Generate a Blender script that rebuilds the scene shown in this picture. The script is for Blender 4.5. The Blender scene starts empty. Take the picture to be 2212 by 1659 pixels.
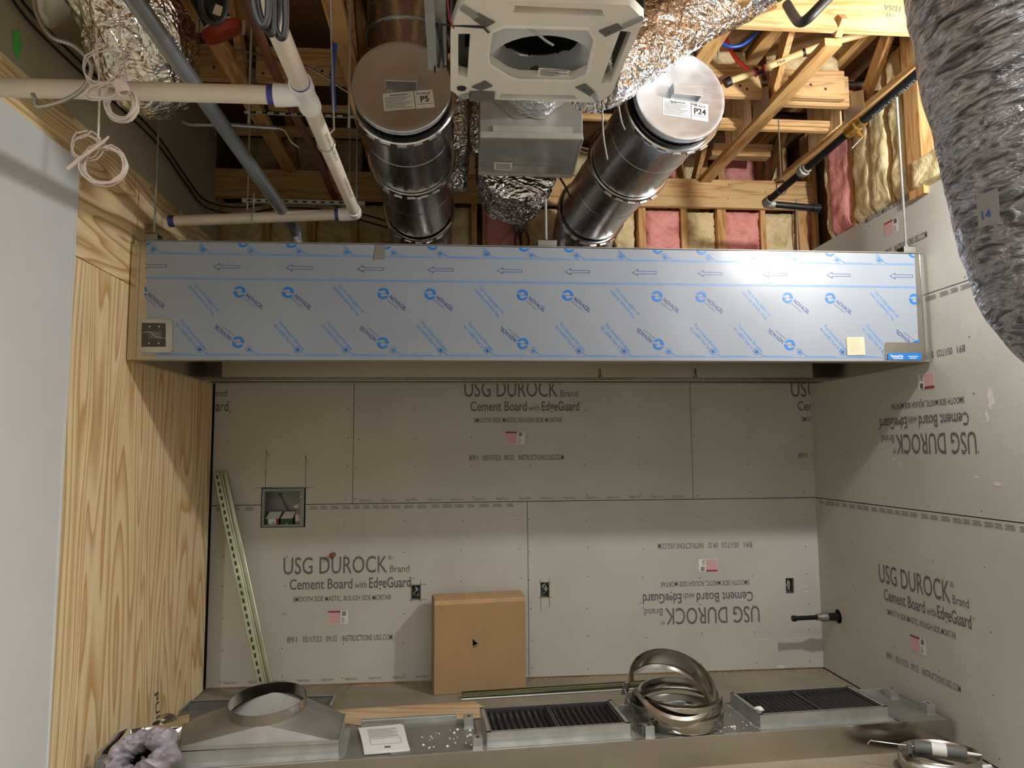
import bpy, bmesh, math, random
from mathutils import Vector, Matrix, noise
random.seed(7)
C = bpy.context.scene.collection
SC = bpy.context.scene
# ---------------------------------------------------------------- camera, light, exposure
CAM = Vector((1.64738, -5.11302, 1.56925)); YAW, PIT, ROL, FPX = 0.0839269, 0.0953697, -0.007803, 1542.973
WX = 4.315                                                   # width of the back wall in metres
def cam_axes():
    f = Vector((math.sin(YAW)*math.cos(PIT), math.cos(YAW)*math.cos(PIT), math.sin(PIT)))
    r = Vector((math.cos(YAW), -math.sin(YAW), 0)); u = r.cross(f)
    c, s = math.cos(ROL), math.sin(ROL)
    return c*r+s*u, -s*r+c*u, f
RR, UU, FF = cam_axes()
cd = bpy.data.cameras.new('camera'); co = bpy.data.objects.new('camera', cd); C.objects.link(co)
cd.sensor_width = 36; cd.lens = 36*FPX/2212; cd.clip_start = 0.05; cd.clip_end = 60
co.matrix_world = Matrix(((RR.x, UU.x, -FF.x, CAM.x), (RR.y, UU.y, -FF.y, CAM.y), (RR.z, UU.z, -FF.z, CAM.z), (0, 0, 0, 1)))
SC.camera = co
def at(u, v, x=None, y=None, z=None):                         # a photo pixel on the plane x, y or z = const
    d = RR*((u-1106)/FPX) + UU*((829.5-v)/FPX) + FF
    if x is not None: t = (x-CAM.x)/d.x
    elif y is not None: t = (y-CAM.y)/d.y
    else: t = (z-CAM.z)/d.z
    return CAM + d*t
w = bpy.data.worlds.new('world'); SC.world = w; w.use_nodes = True
w.node_tree.nodes['Background'].inputs[0].default_value = (1.0, 0.98, 0.95, 1)
w.node_tree.nodes['Background'].inputs[1].default_value = 0.02
def lamp(name, kind, loc, power, size, aim=None, col=(1, .95, .88), sy=None):
    l = bpy.data.lights.new(name, kind); l.energy = power; l.color = col
    if kind == 'AREA':
        l.size = size
        if sy: l.shape = 'RECTANGLE'; l.size_y = sy
        l.spread = math.radians(140)
    else: l.shadow_soft_size = size
    o = bpy.data.objects.new(name, l); C.objects.link(o); o.location = loc
    if aim: o.rotation_euler = (Vector(aim)-Vector(loc)).to_track_quat('-Z', 'Y').to_euler()
    return o
lamp('work_light', 'POINT', (4.02, -2.74, 3.12), 144, .05, col=(1, .985, .96))
for px, py in ((1.2, -4.9), (3.2, -4.9), (1.2, -7.2), (3.2, -7.2)): lamp('room_fill_light', 'AREA', (px, py, 3.4), 45, 1.9, (px, py+.05, 0), (1, .985, .955), sy=1.3)  # unseen fill panels added overhead in place of the room's other lamps
SC.view_settings.view_transform = 'Standard'; SC.view_settings.look = 'None'
SC.view_settings.gamma = 1; SC.view_settings.use_curve_mapping = False
SC.view_settings.exposure = 0.22
# ---------------------------------------------------------------- materials
def S(c):                                                     # sRGB 0-255 -> linear
    return tuple((v/255/12.92 if v/255 <= .04045 else ((v/255+.055)/1.055)**2.4) for v in c)
class NT:
    def __init__(s, name):
        s.m = bpy.data.materials.new(name); s.m.use_nodes = True; s.t = s.m.node_tree; s.n = s.t.nodes; s.b = s.n['Principled BSDF']
    def new(s, k, **kw):
        x = s.n.new(k)
        for a, v in kw.items():
            if a.startswith('i_'):
                x.inputs[a[2:].replace('_', ' ')].default_value = v
            else: setattr(x, a, v)
        return x
    def ln(s, a, b): s.t.links.new(a, b)
def coords(N, scale=(1, 1, 1), kind='Object', rot=(0, 0, 0)):
    tc = N.new('ShaderNodeTexCoord'); mp = N.new('ShaderNodeMapping'); mp.inputs['Scale'].default_value = scale; mp.inputs['Rotation'].default_value = rot
    N.ln(tc.outputs[kind], mp.inputs[0]); return mp.outputs[0]
def ramp(N, fac, stops):
    r = N.new('ShaderNodeValToRGB'); e = r.color_ramp.elements
    while len(e) < len(stops): e.new(.5)
    for k, (p, c) in enumerate(stops): e[k].position = p; e[k].color = (*c, 1)
    N.ln(fac, r.inputs[0]); return r.outputs[0]
def noise_n(N, vec, scale, detail=3, rough=.55, dist=0):
    x = N.new('ShaderNodeTexNoise'); x.inputs['Scale'].default_value = scale; x.inputs['Detail'].default_value = detail
    x.inputs['Roughness'].default_value = rough; x.inputs['Distortion'].default_value = dist
    N.ln(vec, x.inputs['Vector']); return x.outputs['Fac']
def bump(N, h, strength=.3, dist=.002):
    b = N.new('ShaderNodeBump'); b.inputs['Strength'].default_value = strength; b.inputs['Distance'].default_value = dist
    N.ln(h, b.inputs['Height']); N.ln(b.outputs[0], N.b.inputs['Normal'])
def mat(name, c, rough=.6, metal=0, var=.08, vs=6, bs=0, bsc=40, spec=.5, scale=(1, 1, 1), coat=0, bd=.002):
    N = NT(name); b = N.b; c = S(c) if max(c) > 1 else c
    b.inputs['Roughness'].default_value = rough; b.inputs['Metallic'].default_value = metal; b.inputs['Specular IOR Level'].default_value = spec
    if coat: b.inputs['Coat Weight'].default_value = coat
    v = coords(N, scale)
    f = noise_n(N, v, vs)
    N.ln(ramp(N, f, [(.3, tuple(x*(1-var) for x in c)), (.7, tuple(min(1, x*(1+var)) for x in c))]), b.inputs['Base Color'])
    if bs: bump(N, noise_n(N, v, bsc), bs, bd)
    return N.m
def wood(name, light, dark, axis, ring=1.6, spec=.3, knots=True):
    sc = [9, 9, 9]; sc[axis] = .9
    N = NT(name); v = coords(N, tuple(sc)); L, D = S(light), S(dark)
    n1 = noise_n(N, v, ring, 2, .5, .3)
    m = N.new('ShaderNodeMath', operation='MULTIPLY'); m.inputs[1].default_value = 9; N.ln(n1, m.inputs[0])
    fr = N.new('ShaderNodeMath', operation='PINGPONG'); fr.inputs[1].default_value = 1; N.ln(m.outputs[0], fr.inputs[0])
    col = ramp(N, fr.outputs[0], [(0, L), (.6, tuple(a*.75+b*.25 for a, b in zip(L, D))), (1, D)])
    big = noise_n(N, coords(N, (1, 1, 1)), 3.1, 2)
    mx = N.new('ShaderNodeMixRGB', blend_type='MULTIPLY'); mx.inputs[0].default_value = .5
    N.ln(col, mx.inputs[1]); N.ln(ramp(N, big, [(.3, (.72, .68, .62)), (.65, (1, 1, 1))]), mx.inputs[2])
    N.ln(mx.outputs[0], N.b.inputs['Base Color']); N.b.inputs['Roughness'].default_value = .7; N.b.inputs['Specular IOR Level'].default_value = spec
    bump(N, fr.outputs[0], .15, .001)
    return N.m
def plywood(name, axis, light, dark, freq=13):
    sc = [3.2, 3.2, 3.2]; sc[axis] = .36
    N = NT(name); v = coords(N, tuple(sc)); L, D = S(light), S(dark)
    n1 = noise_n(N, v, 1.15, 1.5, .45, .25)
    m = N.new('ShaderNodeMath', operation='MULTIPLY'); m.inputs[1].default_value = freq; N.ln(n1, m.inputs[0])
    fr = N.new('ShaderNodeMath', operation='FRACT'); N.ln(m.outputs[0], fr.inputs[0])
    col = ramp(N, fr.outputs[0], [(0, L), (.35, L), (.62, tuple(a*.55+b*.45 for a, b in zip(L, D))), (.9, D), (1, L)])
    sf = [60, 60, 60]; sf[axis] = 1.5
    fine = noise_n(N, coords(N, tuple(sf)), 1, 3)
    mx = N.new('ShaderNodeMixRGB', blend_type='MULTIPLY'); mx.inputs[0].default_value = .6
    N.ln(col, mx.inputs[1]); N.ln(ramp(N, fine, [(.3, (.84, .8, .72)), (.6, (1, 1, 1))]), mx.inputs[2])
    sp = noise_n(N, coords(N, (1, 1, 1)), 2.2, 3)
    mx2 = N.new('ShaderNodeMixRGB', blend_type='MULTIPLY'); mx2.inputs[0].default_value = .5
    N.ln(mx.outputs[0], mx2.inputs[1]); N.ln(ramp(N, sp, [(.3, (.8, .76, .66)), (.6, (1, 1, 1))]), mx2.inputs[2])
    N.ln(mx2.outputs[0], N.b.inputs['Base Color']); N.b.inputs['Roughness'].default_value = .55; N.b.inputs['Specular IOR Level'].default_value = .35
    bump(N, fr.outputs[0], .12, .001); return N.m
def brushed(name, c, rough=.28, scale=(2, 80, 80), metal=1.0, var=.12, bs=.03):
    N = NT(name); c = S(c); v = coords(N, scale); f = noise_n(N, v, 2, 3)
    N.ln(ramp(N, noise_n(N, coords(N, (1, 1, 1)), 3, 3), [(.3, tuple(x*(1-var) for x in c)), (.7, c)]), N.b.inputs['Base Color'])
    mr = N.new('ShaderNodeMapRange'); mr.inputs[3].default_value = rough*.75; mr.inputs[4].default_value = rough*1.3; N.ln(f, mr.inputs[0])
    N.ln(mr.outputs[0], N.b.inputs['Roughness']); N.b.inputs['Metallic'].default_value = metal
    if bs: bump(N, f, bs, .001)
    return N.m
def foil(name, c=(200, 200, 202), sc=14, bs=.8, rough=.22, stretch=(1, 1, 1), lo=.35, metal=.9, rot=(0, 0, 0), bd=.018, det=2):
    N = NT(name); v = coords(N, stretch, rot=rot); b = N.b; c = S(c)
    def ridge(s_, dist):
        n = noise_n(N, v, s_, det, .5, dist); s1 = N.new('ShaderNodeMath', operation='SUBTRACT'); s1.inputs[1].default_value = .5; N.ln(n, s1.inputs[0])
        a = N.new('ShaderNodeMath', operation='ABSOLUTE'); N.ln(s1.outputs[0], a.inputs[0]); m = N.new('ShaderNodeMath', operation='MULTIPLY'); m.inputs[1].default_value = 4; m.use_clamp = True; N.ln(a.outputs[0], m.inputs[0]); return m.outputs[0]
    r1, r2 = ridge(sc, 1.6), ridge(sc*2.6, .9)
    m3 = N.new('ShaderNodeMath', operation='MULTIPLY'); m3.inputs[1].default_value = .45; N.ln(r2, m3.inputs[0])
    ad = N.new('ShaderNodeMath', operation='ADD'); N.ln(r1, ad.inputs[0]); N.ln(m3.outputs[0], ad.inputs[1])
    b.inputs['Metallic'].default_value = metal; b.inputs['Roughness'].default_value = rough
    N.ln(ramp(N, r2, [(.05, c), (.5, tuple(x*(lo+.3) for x in c)), (.95, tuple(x*lo for x in c))]), b.inputs['Base Color'])  # light and dark of the wrinkles painted into the base colour
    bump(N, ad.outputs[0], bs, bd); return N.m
def cement(name, c):
    N = NT(name); c = S(c); v = coords(N, (1, 1, 1))
    big = noise_n(N, v, 1.6, 4); fin = noise_n(N, coords(N, (1, 1, 1)), 160, 2); mid = noise_n(N, v, 30, 3)
    col = ramp(N, big, [(.25, tuple(x*.88 for x in c)), (.7, tuple(x*1.06 for x in c))])
    mx = N.new('ShaderNodeMixRGB', blend_type='MULTIPLY'); mx.inputs[0].default_value = .8
    N.ln(col, mx.inputs[1]); N.ln(ramp(N, fin, [(.3, (.88, .88, .87)), (.55, (1, 1, 1))]), mx.inputs[2])
    # pale scuffs
    s = noise_n(N, coords(N, (1, 1, 5)), 2.3, 6, .7, 1.5)
    m2 = N.new('ShaderNodeMixRGB'); N.ln(ramp(N, s, [(.66, (0, 0, 0)), (.74, (.45, .45, .45))]), m2.inputs[0]); N.ln(mx.outputs[0], m2.inputs[1]); m2.inputs[2].default_value = (*[min(1, x*1.35) for x in c], 1)
    N.ln(m2.outputs[0], N.b.inputs['Base Color']); N.b.inputs['Roughness'].default_value = .85; N.b.inputs['Specular IOR Level'].default_value = .25
    ad = N.new('ShaderNodeMath', operation='ADD'); N.ln(fin, ad.inputs[0]); N.ln(mid, ad.inputs[1]); bump(N, ad.outputs[0], .35, .0015); return N.m
def floor_mat():
    N = NT('concrete_floor'); v = coords(N, (1, 1, 1))
    big = noise_n(N, v, 1.3, 5, .6); fin = noise_n(N, v, 90, 3)
    col = ramp(N, big, [(.3, S((128, 118, 100))), (.55, S((152, 142, 124))), (.75, S((170, 159, 138)))])
    gr = noise_n(N, v, 2.1, 3, .6, .4); mg = N.new('ShaderNodeMixRGB'); N.ln(ramp(N, gr, [(.60, (0, 0, 0)), (.70, (.5, .5, .5))]), mg.inputs[0]); N.ln(col, mg.inputs[1]); mg.inputs[2].default_value = (*S((140, 172, 128)), 1)
    mx = N.new('ShaderNodeMixRGB', blend_type='MULTIPLY'); mx.inputs[0].default_value = .7; N.ln(mg.outputs[0], mx.inputs[1]); N.ln(ramp(N, fin, [(.3, (.82, .8, .78)), (.6, (1, 1, 1))]), mx.inputs[2])
    N.ln(mx.outputs[0], N.b.inputs['Base Color']); N.b.inputs['Roughness'].default_value = .75; bump(N, fin, .2, .001); return N.m
def ink(name, c, under, axis=2, freq=80):                   # roller-printed ink with skipped lines
    N = NT(name); tc = N.new('ShaderNodeTexCoord'); sx = N.new('ShaderNodeSeparateXYZ'); N.ln(tc.outputs['Object'], sx.inputs[0])
    m = N.new('ShaderNodeMath', operation='MULTIPLY'); m.inputs[1].default_value = freq; N.ln(sx.outputs[axis], m.inputs[0])
    nn = noise_n(N, tc.outputs['Object'], 30, 2); ad = N.new('ShaderNodeMath', operation='ADD'); N.ln(m.outputs[0], ad.inputs[0]); N.ln(nn, ad.inputs[1])
    fr = N.new('ShaderNodeMath', operation='FRACT'); N.ln(ad.outputs[0], fr.inputs[0])
    N.ln(ramp(N, fr.outputs[0], [(.0, S(c)), (.68, S(c)), (.76, S(under)), (.92, S(under)), (1, S(c))]), N.b.inputs['Base Color'])
    N.b.inputs['Roughness'].default_value = .8; return N.m
def batt(name, a, b_):
    N = NT(name); v = coords(N, (1, 1, 1))
    n = noise_n(N, v, 7, 6, .6, 1.6); n2 = noise_n(N, v, 45, 4, .6, .8)
    N.ln(ramp(N, n, [(.28, S(b_)), (.5, S(a)), (.75, tuple(min(1, x*1.15) for x in S(a)))]), N.b.inputs['Base Color'])
    N.b.inputs['Roughness'].default_value = 1; N.b.inputs['Specular IOR Level'].default_value = .05
    ad = N.new('ShaderNodeMath', operation='ADD'); N.ln(n, ad.inputs[0]); m3 = N.new('ShaderNodeMath', operation='MULTIPLY'); m3.inputs[1].default_value = .3
    N.ln(n2, m3.inputs[0]); N.ln(m3.outputs[0], ad.inputs[1]); bump(N, ad.outputs[0], .7, .02); return N.m
def plate_mat():
    N = NT('toothed_plate_steel'); v = coords(N, (70, 70, 45)); vo = N.new('ShaderNodeTexVoronoi'); vo.inputs['Scale'].default_value = 1; vo.inputs['Randomness'].default_value = .12; N.ln(v, vo.inputs['Vector'])
    N.ln(ramp(N, vo.outputs['Distance'], [(.18, S((60, 50, 40))), (.3, S((178, 168, 150)))]), N.b.inputs['Base Color']); N.b.inputs['Metallic'].default_value = .55; N.b.inputs['Roughness'].default_value = .5; return N.m
M = dict(
 cement=cement('cement_board_grey', (195, 193, 184)), ply=plywood('plywood_vertical_grain', 2, (242, 222, 180), (206, 168, 112), 15),
 plyh=plywood('plywood_level_grain', 1, (240, 218, 172), (196, 154, 96), 19), white=mat('white_wall_panel', (214, 216, 217), .35, var=.02, bs=.05, bsc=120),
 drywall=mat('drywall_grey_beige', (176, 166, 145), .85, var=.1, vs=3, bs=.1, bsc=60), floor=floor_mat(),
 wx=wood('lumber_grain_x', (216, 182, 132), (184, 140, 88), 0), wy=wood('lumber_grain_y', (212, 174, 116), (178, 130, 72), 1),
 wz=wood('lumber_grain_z', (210, 170, 116), (176, 126, 72), 2), pboard=plywood('plywood_sheet_floor', 0, (224, 198, 160), (198, 162, 118)),
 osb=mat('subfloor_panel_brown', (112, 80, 50), .8, var=.3, vs=22), pink=batt('pink_fibreglass', (230, 160, 152), (208, 118, 118)),
 yel=batt('yellow_mineral_wool', (222, 204, 160), (182, 154, 104)),
 ss=brushed('stainless_steel', (200, 196, 188), .2, (1, 40, 40), bs=0), ssv=brushed('stainless_steel_upright', (196, 190, 180), .24, (40, 40, 1), bs=0),
 duct=brushed('polished_duct_steel', (196, 196, 198), .26, (30, 1, 30), var=.2, bs=.012), cap=brushed('cap_steel', (224, 230, 236), .42, (8, 8, 30), var=.25),
 band=brushed('bright_clamp_steel', (226, 226, 226), .14, (4, 4, 4)), galv=mat('galvanised_sheet', (182, 184, 180), .36, .7, .14, 9, .04, 60),
 galvd=mat('dull_galvanised_sheet', (140, 138, 131), .5, .55, .2, 5, .06, 40), green=mat('zinc_strut_steel', (168, 172, 144), .26, .92, .2, 4), ringst=brushed('dark_ring_steel', (186, 180, 170), .17, (3, 3, 60), var=.15),
 film=mat('protective_film_bluish', (144, 152, 163), .22, .05, .03, 2, .04, 3, spec=.6), blue=mat('blue_print_ink', (24, 112, 196), .4, var=.05),
 bluel=mat('pale_blue_print_ink', (84, 142, 208), .4, var=.1), navy=mat('dark_blue_print_ink', (46, 78, 140), .4),
 ink=ink('board_ink', (84, 80, 86), (150, 145, 138)), inkf=ink('fine_board_ink', (92, 88, 88), (140, 135, 128), freq=110), edge=mat('edge_print_grey', (140, 135, 127), .9),
 blk=mat('black_matt', (22, 21, 20), .5), blkg=mat('black_gloss_pipe', (24, 24, 26), .3, .2, .3, 12, .1, 60), slat=mat('black_baffle_steel', (84, 80, 80), .35, .6),
 pvc=mat('pvc_offwhite', (216, 206, 188), .4, var=.08, vs=5), pvcw=mat('pvc_fitting_white', (236, 234, 232), .3, var=.02), plen=mat('satin_plenum_steel', (214, 206, 186), .34, .75, .06, 2), scuff=mat('pale_scuff', (214, 210, 202), .9, var=.15, vs=40), purp=mat('purple_primer_stain', (66, 62, 150), .5, var=.4, vs=30),
 emt=mat('zinc_conduit', (150, 156, 160), .32, .75, .2, 8, scale=(1, .2, 1)), copper=mat('copper_pipe', (150, 84, 56), .35, .85, .2), card=mat('cardboard', (166, 138, 98), .85, var=.06, vs=4, bs=.05),
 cardl=mat('cardboard_flap', (196, 160, 118), .85, var=.08), eps=mat('white_moulded_foam', (232, 227, 218), .6, var=.03, bs=.04, bsc=200), bell=mat('grey_plastic_bellmouth', (206, 208, 212), .3, var=.03),
 grey=mat('grey_bracket_steel', (118, 114, 108), .45, .5), dark=mat('fan_and_hollow_black', (9, 9, 9), .6, spec=.1), paper=mat('paper_white', (226, 224, 220), .7, var=.02), pink2=mat('label_pink', (212, 168, 166), .6, var=.05),
 redl=mat('label_red', (150, 44, 52), .6), red=mat('red_pex', (208, 52, 48), .35), bluep=mat('blue_pex', (26, 70, 160), .35), cpvc=mat('tan_cpvc', (222, 196, 140), .45, var=.06),
 orange=mat('rust_red_coupling', (150, 58, 36), .5), brass=mat('brass', (190, 150, 80), .28, .9), mast=mat('grey_mastic', (150, 148, 140), .75, var=.15, vs=12, bs=.3, bsc=25),
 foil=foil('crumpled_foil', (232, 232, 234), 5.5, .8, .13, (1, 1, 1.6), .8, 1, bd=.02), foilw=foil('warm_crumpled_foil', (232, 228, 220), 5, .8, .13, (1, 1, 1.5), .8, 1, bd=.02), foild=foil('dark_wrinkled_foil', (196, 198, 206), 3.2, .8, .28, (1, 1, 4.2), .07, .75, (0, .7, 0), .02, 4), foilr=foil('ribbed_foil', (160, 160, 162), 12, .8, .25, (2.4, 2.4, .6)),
 plate=plate_mat(), wire=mat('white_thin_cable', (206, 192, 180), .5), wireg=mat('steel_armoured_cable', (176, 172, 160), .3, .85), rubber=mat('black_rubber_line', (32, 31, 30), .55, var=.3, vs=20, bs=.3, bsc=40),
 gun=mat('grey_caulk_tube', (96, 100, 96), .45), bag=mat('lilac_grey_film', (158, 150, 160), .35, var=.12, vs=8, bs=.4, bsc=10, bd=.01), gbox=mat('green_carton', (24, 78, 42), .5), tape=mat('silver_tape', (150, 148, 146), .35, .5),
 alloy=mat('grey_painted_steel', (128, 134, 130), .4, .3), tan=mat('faded_label', (206, 190, 160), .7), dirt=mat('dark_pencil', (70, 64, 58), .9), gspray=mat('green_spray_paint', (84, 190, 80), .8, var=.2), brown=mat('warm_brown_pipe', (104, 64, 44), .45, .5))
# ---------------------------------------------------------------- object helpers
ORG = {}
def fin(o, parent, m, origin=None):
    o.data.materials.append(m) if m else None
    C.objects.link(o)
    if parent is not None:
        o.parent = parent; ORG[o.name] = ORG[parent.name]
    else: ORG[o.name] = origin or Vector()
    return o
def tag(o, label=None, cat=None, group=None, kind=None):
    if label: o['label'] = label
    if cat: o['category'] = cat
    if group: o['group'] = group
    if kind: o['kind'] = kind
    return o
def thing(name, label, cat, loc, group=None):
    o = bpy.data.objects.new(name, None); C.objects.link(o); o.location = loc; o.empty_display_size = .05
    ORG[o.name] = Vector(loc); return tag(o, label, cat, group)
def setting(name, loc=(0, 0, 0)):
    o = bpy.data.objects.new(name, None); C.objects.link(o); o.location = loc; o.empty_display_size = .1; ORG[o.name] = Vector(loc); o['kind'] = 'structure'; return o
class MB:
    def __init__(s): s.v = []; s.f = []
    def add(s, vs, fs):
        k = len(s.v); s.v += [Vector(v) for v in vs]; s.f += [tuple(k+i for i in f) for f in fs]; return s
    def box(s, a, b):
        a = Vector(a); b = Vector(b); lo = Vector(map(min, a, b)); hi = Vector(map(max, a, b))
        vs = [(x, y, z) for x in (lo.x, hi.x) for y in (lo.y, hi.y) for z in (lo.z, hi.z)]
        return s.add(vs, [(0, 1, 3, 2), (4, 6, 7, 5), (0, 4, 5, 1), (2, 3, 7, 6), (0, 2, 6, 4), (1, 5, 7, 3)])
    def obox(s, c, ax, ay, az):                              # oriented box: centre and three half axes
        c = Vector(c); ax, ay, az = Vector(ax), Vector(ay), Vector(az)
        vs = [c+ax*i+ay*j+az*k for i in (-1, 1) for j in (-1, 1) for k in (-1, 1)]
        return s.add(vs, [(0, 1, 3, 2), (4, 6, 7, 5), (0, 4, 5, 1), (2, 3, 7, 6), (0, 2, 6, 4), (1, 5, 7, 3)])
    def bar(s, p, q, wd, ht, up=(0, 0, 1)):                  # rectangular bar from p to q
        p, q = Vector(p), Vector(q); d = q-p; n = d.normalized(); side = n.cross(Vector(up)).normalized(); u2 = side.cross(n)
        return s.obox((p+q)/2, d/2, side*wd/2, u2*ht/2)
    def loft(s, rings, cap=True, closed=True):
        n = len(rings[0]); k = len(s.v)
        for r in rings: s.v += [Vector(v) for v in r]
        for i in range(len(rings)-1):
            for j in range(n if closed else n-1):
                a = k+i*n+j; b = k+i*n+(j+1) % n; s.f.append((a, b, b+n, a+n))
        if cap and closed: s.f.append(tuple(range(k+n-1, k-1, -1))); e = k+(len(rings)-1)*n; s.f.append(tuple(range(e, e+n)))
        return s
    def tube(s, path, r, n=12, cap=True, rf=None, start=None):
        path = [Vector(p) for p in path]; rings = []; prev = start
        for i, p in enumerate(path):
            t = (path[min(i+1, len(path)-1)]-path[max(i-1, 0)]).normalized()
            if prev is None: prev = t.orthogonal().normalized()
            prev = (prev-t*prev.dot(t)).normalized(); b = t.cross(prev)
            rr = r[i] if isinstance(r, (list, tuple)) else r
            ring = []
            for j in range(n):
                a = 2*math.pi*j/n; k = rf(i, j, p, a) if rf else 1
                ring.append(p+(prev*math.cos(a)+b*math.sin(a))*rr*k)
            rings.append(ring)
        return s.loft(rings, cap)
    def lathe(s, o, axis, prof, n=48, cap=False, start=None):    # profile: (distance along axis, radius)
        o = Vector(o); t = Vector(axis).normalized(); u = (start or t.orthogonal()).normalized(); b = t.cross(u)
        rings = [[o+t*h+(u*math.cos(2*math.pi*j/n)+b*math.sin(2*math.pi*j/n))*r for j in range(n)] for h, r in prof]
        return s.loft(rings, cap)
    def mesh(s, name, org, smooth):
        me = bpy.data.meshes.new(name); me.from_pydata([v-org for v in s.v], [], s.f); me.update()
        bm = bmesh.new(); bm.from_mesh(me); bmesh.ops.recalc_face_normals(bm, faces=bm.faces); bm.to_mesh(me); bm.free()
        if smooth:
            for p in me.polygons: p.use_smooth = True
            me.set_sharp_from_angle(angle=math.radians(smooth if smooth is not True else 40))
        return me
    def build(s, name, m, parent=None, smooth=False, bev=0, label=None):
        if parent is not None: org = ORG[parent.name]
        else:
            lo = Vector([min(v[i] for v in s.v) for i in range(3)]); hi = Vector([max(v[i] for v in s.v) for i in range(3)])
            org = Vector(((lo.x+hi.x)/2, (lo.y+hi.y)/2, lo.z))
        o = bpy.data.objects.new(name, s.mesh(name, org, smooth))
        fin(o, parent, m, org)
        if parent is None: o.location = org
        if bev:
            md = o.modifiers.new('bevel', 'BEVEL'); md.width = bev; md.segments = 2; md.limit_method = 'ANGLE'; md.angle_limit = math.radians(40)
        if label: o['label'] = label
        return o
def smooth_path(pts, k=6):
    pts = [Vector(p) for p in pts]; out = []
    for i in range(len(pts)-1):
        p0 = pts[max(i-1, 0)]; p1 = pts[i]; p2 = pts[i+1]; p3 = pts[min(i+2, len(pts)-1)]
        for j in range(k):
            t = j/k
            out.append(.5*((2*p1)+(p2-p0)*t+(2*p0-5*p1+4*p2-p3)*t*t+(3*p1-p0-3*p2+p3)*t**3))
    return out+[pts[-1]]
def curve_mesh(cu, name):
    o = bpy.data.objects.new('tmp', cu); C.objects.link(o); dg = bpy.context.evaluated_depsgraph_get()
    dg.update(); me = bpy.data.meshes.new_from_object(o.evaluated_get(dg)); me.name = name
    bpy.data.objects.remove(o); bpy.data.curves.remove(cu); return me
def frame(o, x, y):                                           # matrix from origin and in-plane axes
    o, x, y = Vector(o), Vector(x).normalized(), Vector(y).normalized(); z = x.cross(y)
    return Matrix(((x.x, y.x, z.x, o.x), (x.y, y.y, z.y, o.y), (x.z, y.z, z.z, o.z), (0, 0, 0, 1)))
def place_mesh(me, mx, name, m, parent, smooth=False):
    org = ORG[parent.name] if parent is not None else mx.translation.copy()
    me.transform(Matrix.Translation(-org) @ mx); me.materials.clear()
    if smooth:
        for p in me.polygons: p.use_smooth = True
        me.set_sharp_from_angle(angle=math.radians(40))
    o = bpy.data.objects.new(name, me); fin(o, parent, m, org)
    if parent is None: o.location = org
    return o
def text_mesh(s, wd=None, ht=None, bold=0, clip=None, shear=0):   # width / cap height in metres; clip=(xmin, xmax)
    cu = bpy.data.curves.new('t', 'FONT'); cu.body = s; cu.size = 1; cu.offset = bold; cu.shear = shear; cu.resolution_u = 3
    me = curve_mesh(cu, 'lettering')
    xs = [v.co.x for v in me.vertices]; x0, x1 = min(xs), max(xs); k = ht/.7 if ht else wd/(x1-x0); kx = wd/(x1-x0) if wd else k
    for v in me.vertices: v.co = Vector(((v.co.x-x0)*kx, v.co.y*k, 0))
    if clip:
        bm = bmesh.new(); bm.from_mesh(me)
        for px, sg in ((clip[0], -1), (clip[1], 1)):
            if px is None: continue
            bmesh.ops.bisect_plane(bm, geom=bm.verts[:]+bm.edges[:]+bm.faces[:], plane_co=(px, 0, 0), plane_no=(sg, 0, 0), clear_outer=True)
        bm.to_mesh(me); bm.free()
    return me
def shape2d(loops, thick=0):                                  # first loop is the outline, the others are holes
    cu = bpy.data.curves.new('s', 'CURVE'); cu.dimensions = '2D'; cu.fill_mode = 'BOTH'; cu.extrude = thick/2
    for lp in loops:
        sp = cu.splines.new('POLY'); sp.points.add(len(lp)-1)
        for p, q in zip(sp.points, lp): p.co = (q[0], q[1], 0, 1)
        sp.use_cyclic_u = True
    return curve_mesh(cu, 'shape')
def ngon(cx, cy, r, n=24, a0=0): return [(cx+r*math.cos(a0+2*math.pi*i/n), cy+r*math.sin(a0+2*math.pi*i/n)) for i in range(n)]
def fbm(p, s=1, o=3): return noise.fractal(Vector(p)*s, 1, 2, o)
def join_meshes(mes, name):
    bm = bmesh.new()
    for me in mes: bm.from_mesh(me); bpy.data.meshes.remove(me)
    me = bpy.data.meshes.new(name); bm.to_mesh(me); bm.free(); return me
# ================================================================ THE SETTING
W3 = Vector((1, 0, 0)); Z3 = Vector((0, 0, 1)); Y3 = Vector((0, 1, 0))
fl = MB().box((-1.2, -9.2, -.12), (WX+1.2, .6, 0)).build('floor', M['floor']); tag(fl, kind='structure')
# ---- back wall: cement board on furring, open studs with batts above
wb = setting('wall_back')
def panel(loops, mx, name, m, parent, th=.0127):
    me = shape2d(loops, th); return place_mesh(me, mx @ Matrix.Translation((0, 0, -th/2)), name, m, parent)
FB = frame((0, 0, 0), (1, 0, 0), (0, 0, 1))                    # x right, y up, z towards the camera (-Y)
FR = frame((WX, 0, 0), (0, -1, 0), (0, 0, 1))                  # on the right wall: x runs towards the camera
FR = Matrix(((0, 0, -1, WX), (-1, 0, 0, 0), (0, 1, 0, 0), (0, 0, 0, 1)))
H1 = 1.218; SX0, SX1, SX2 = .955, 3.392, 2.181
sq = lambda a, b, c, d: [(a, b), (c, b), (c, d), (a, d)]
b1 = panel([[(.002, .012), (SX2-.002, .012), (SX2-.002, H1), (.634, H1), (.634, 1.066), (.333, 1.066), (.333, H1), (.002, H1)], sq(1.366, .558, 1.427, .656)], FB, 'cement_board', M['cement'], wb)
b2 = panel([sq(SX2+.002, .012, WX, H1), sq(2.27, .552, 2.328, .652), sq(4.059, .535, 4.121, .644)], FB, 'cement_board', M['cement'], wb)
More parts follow.
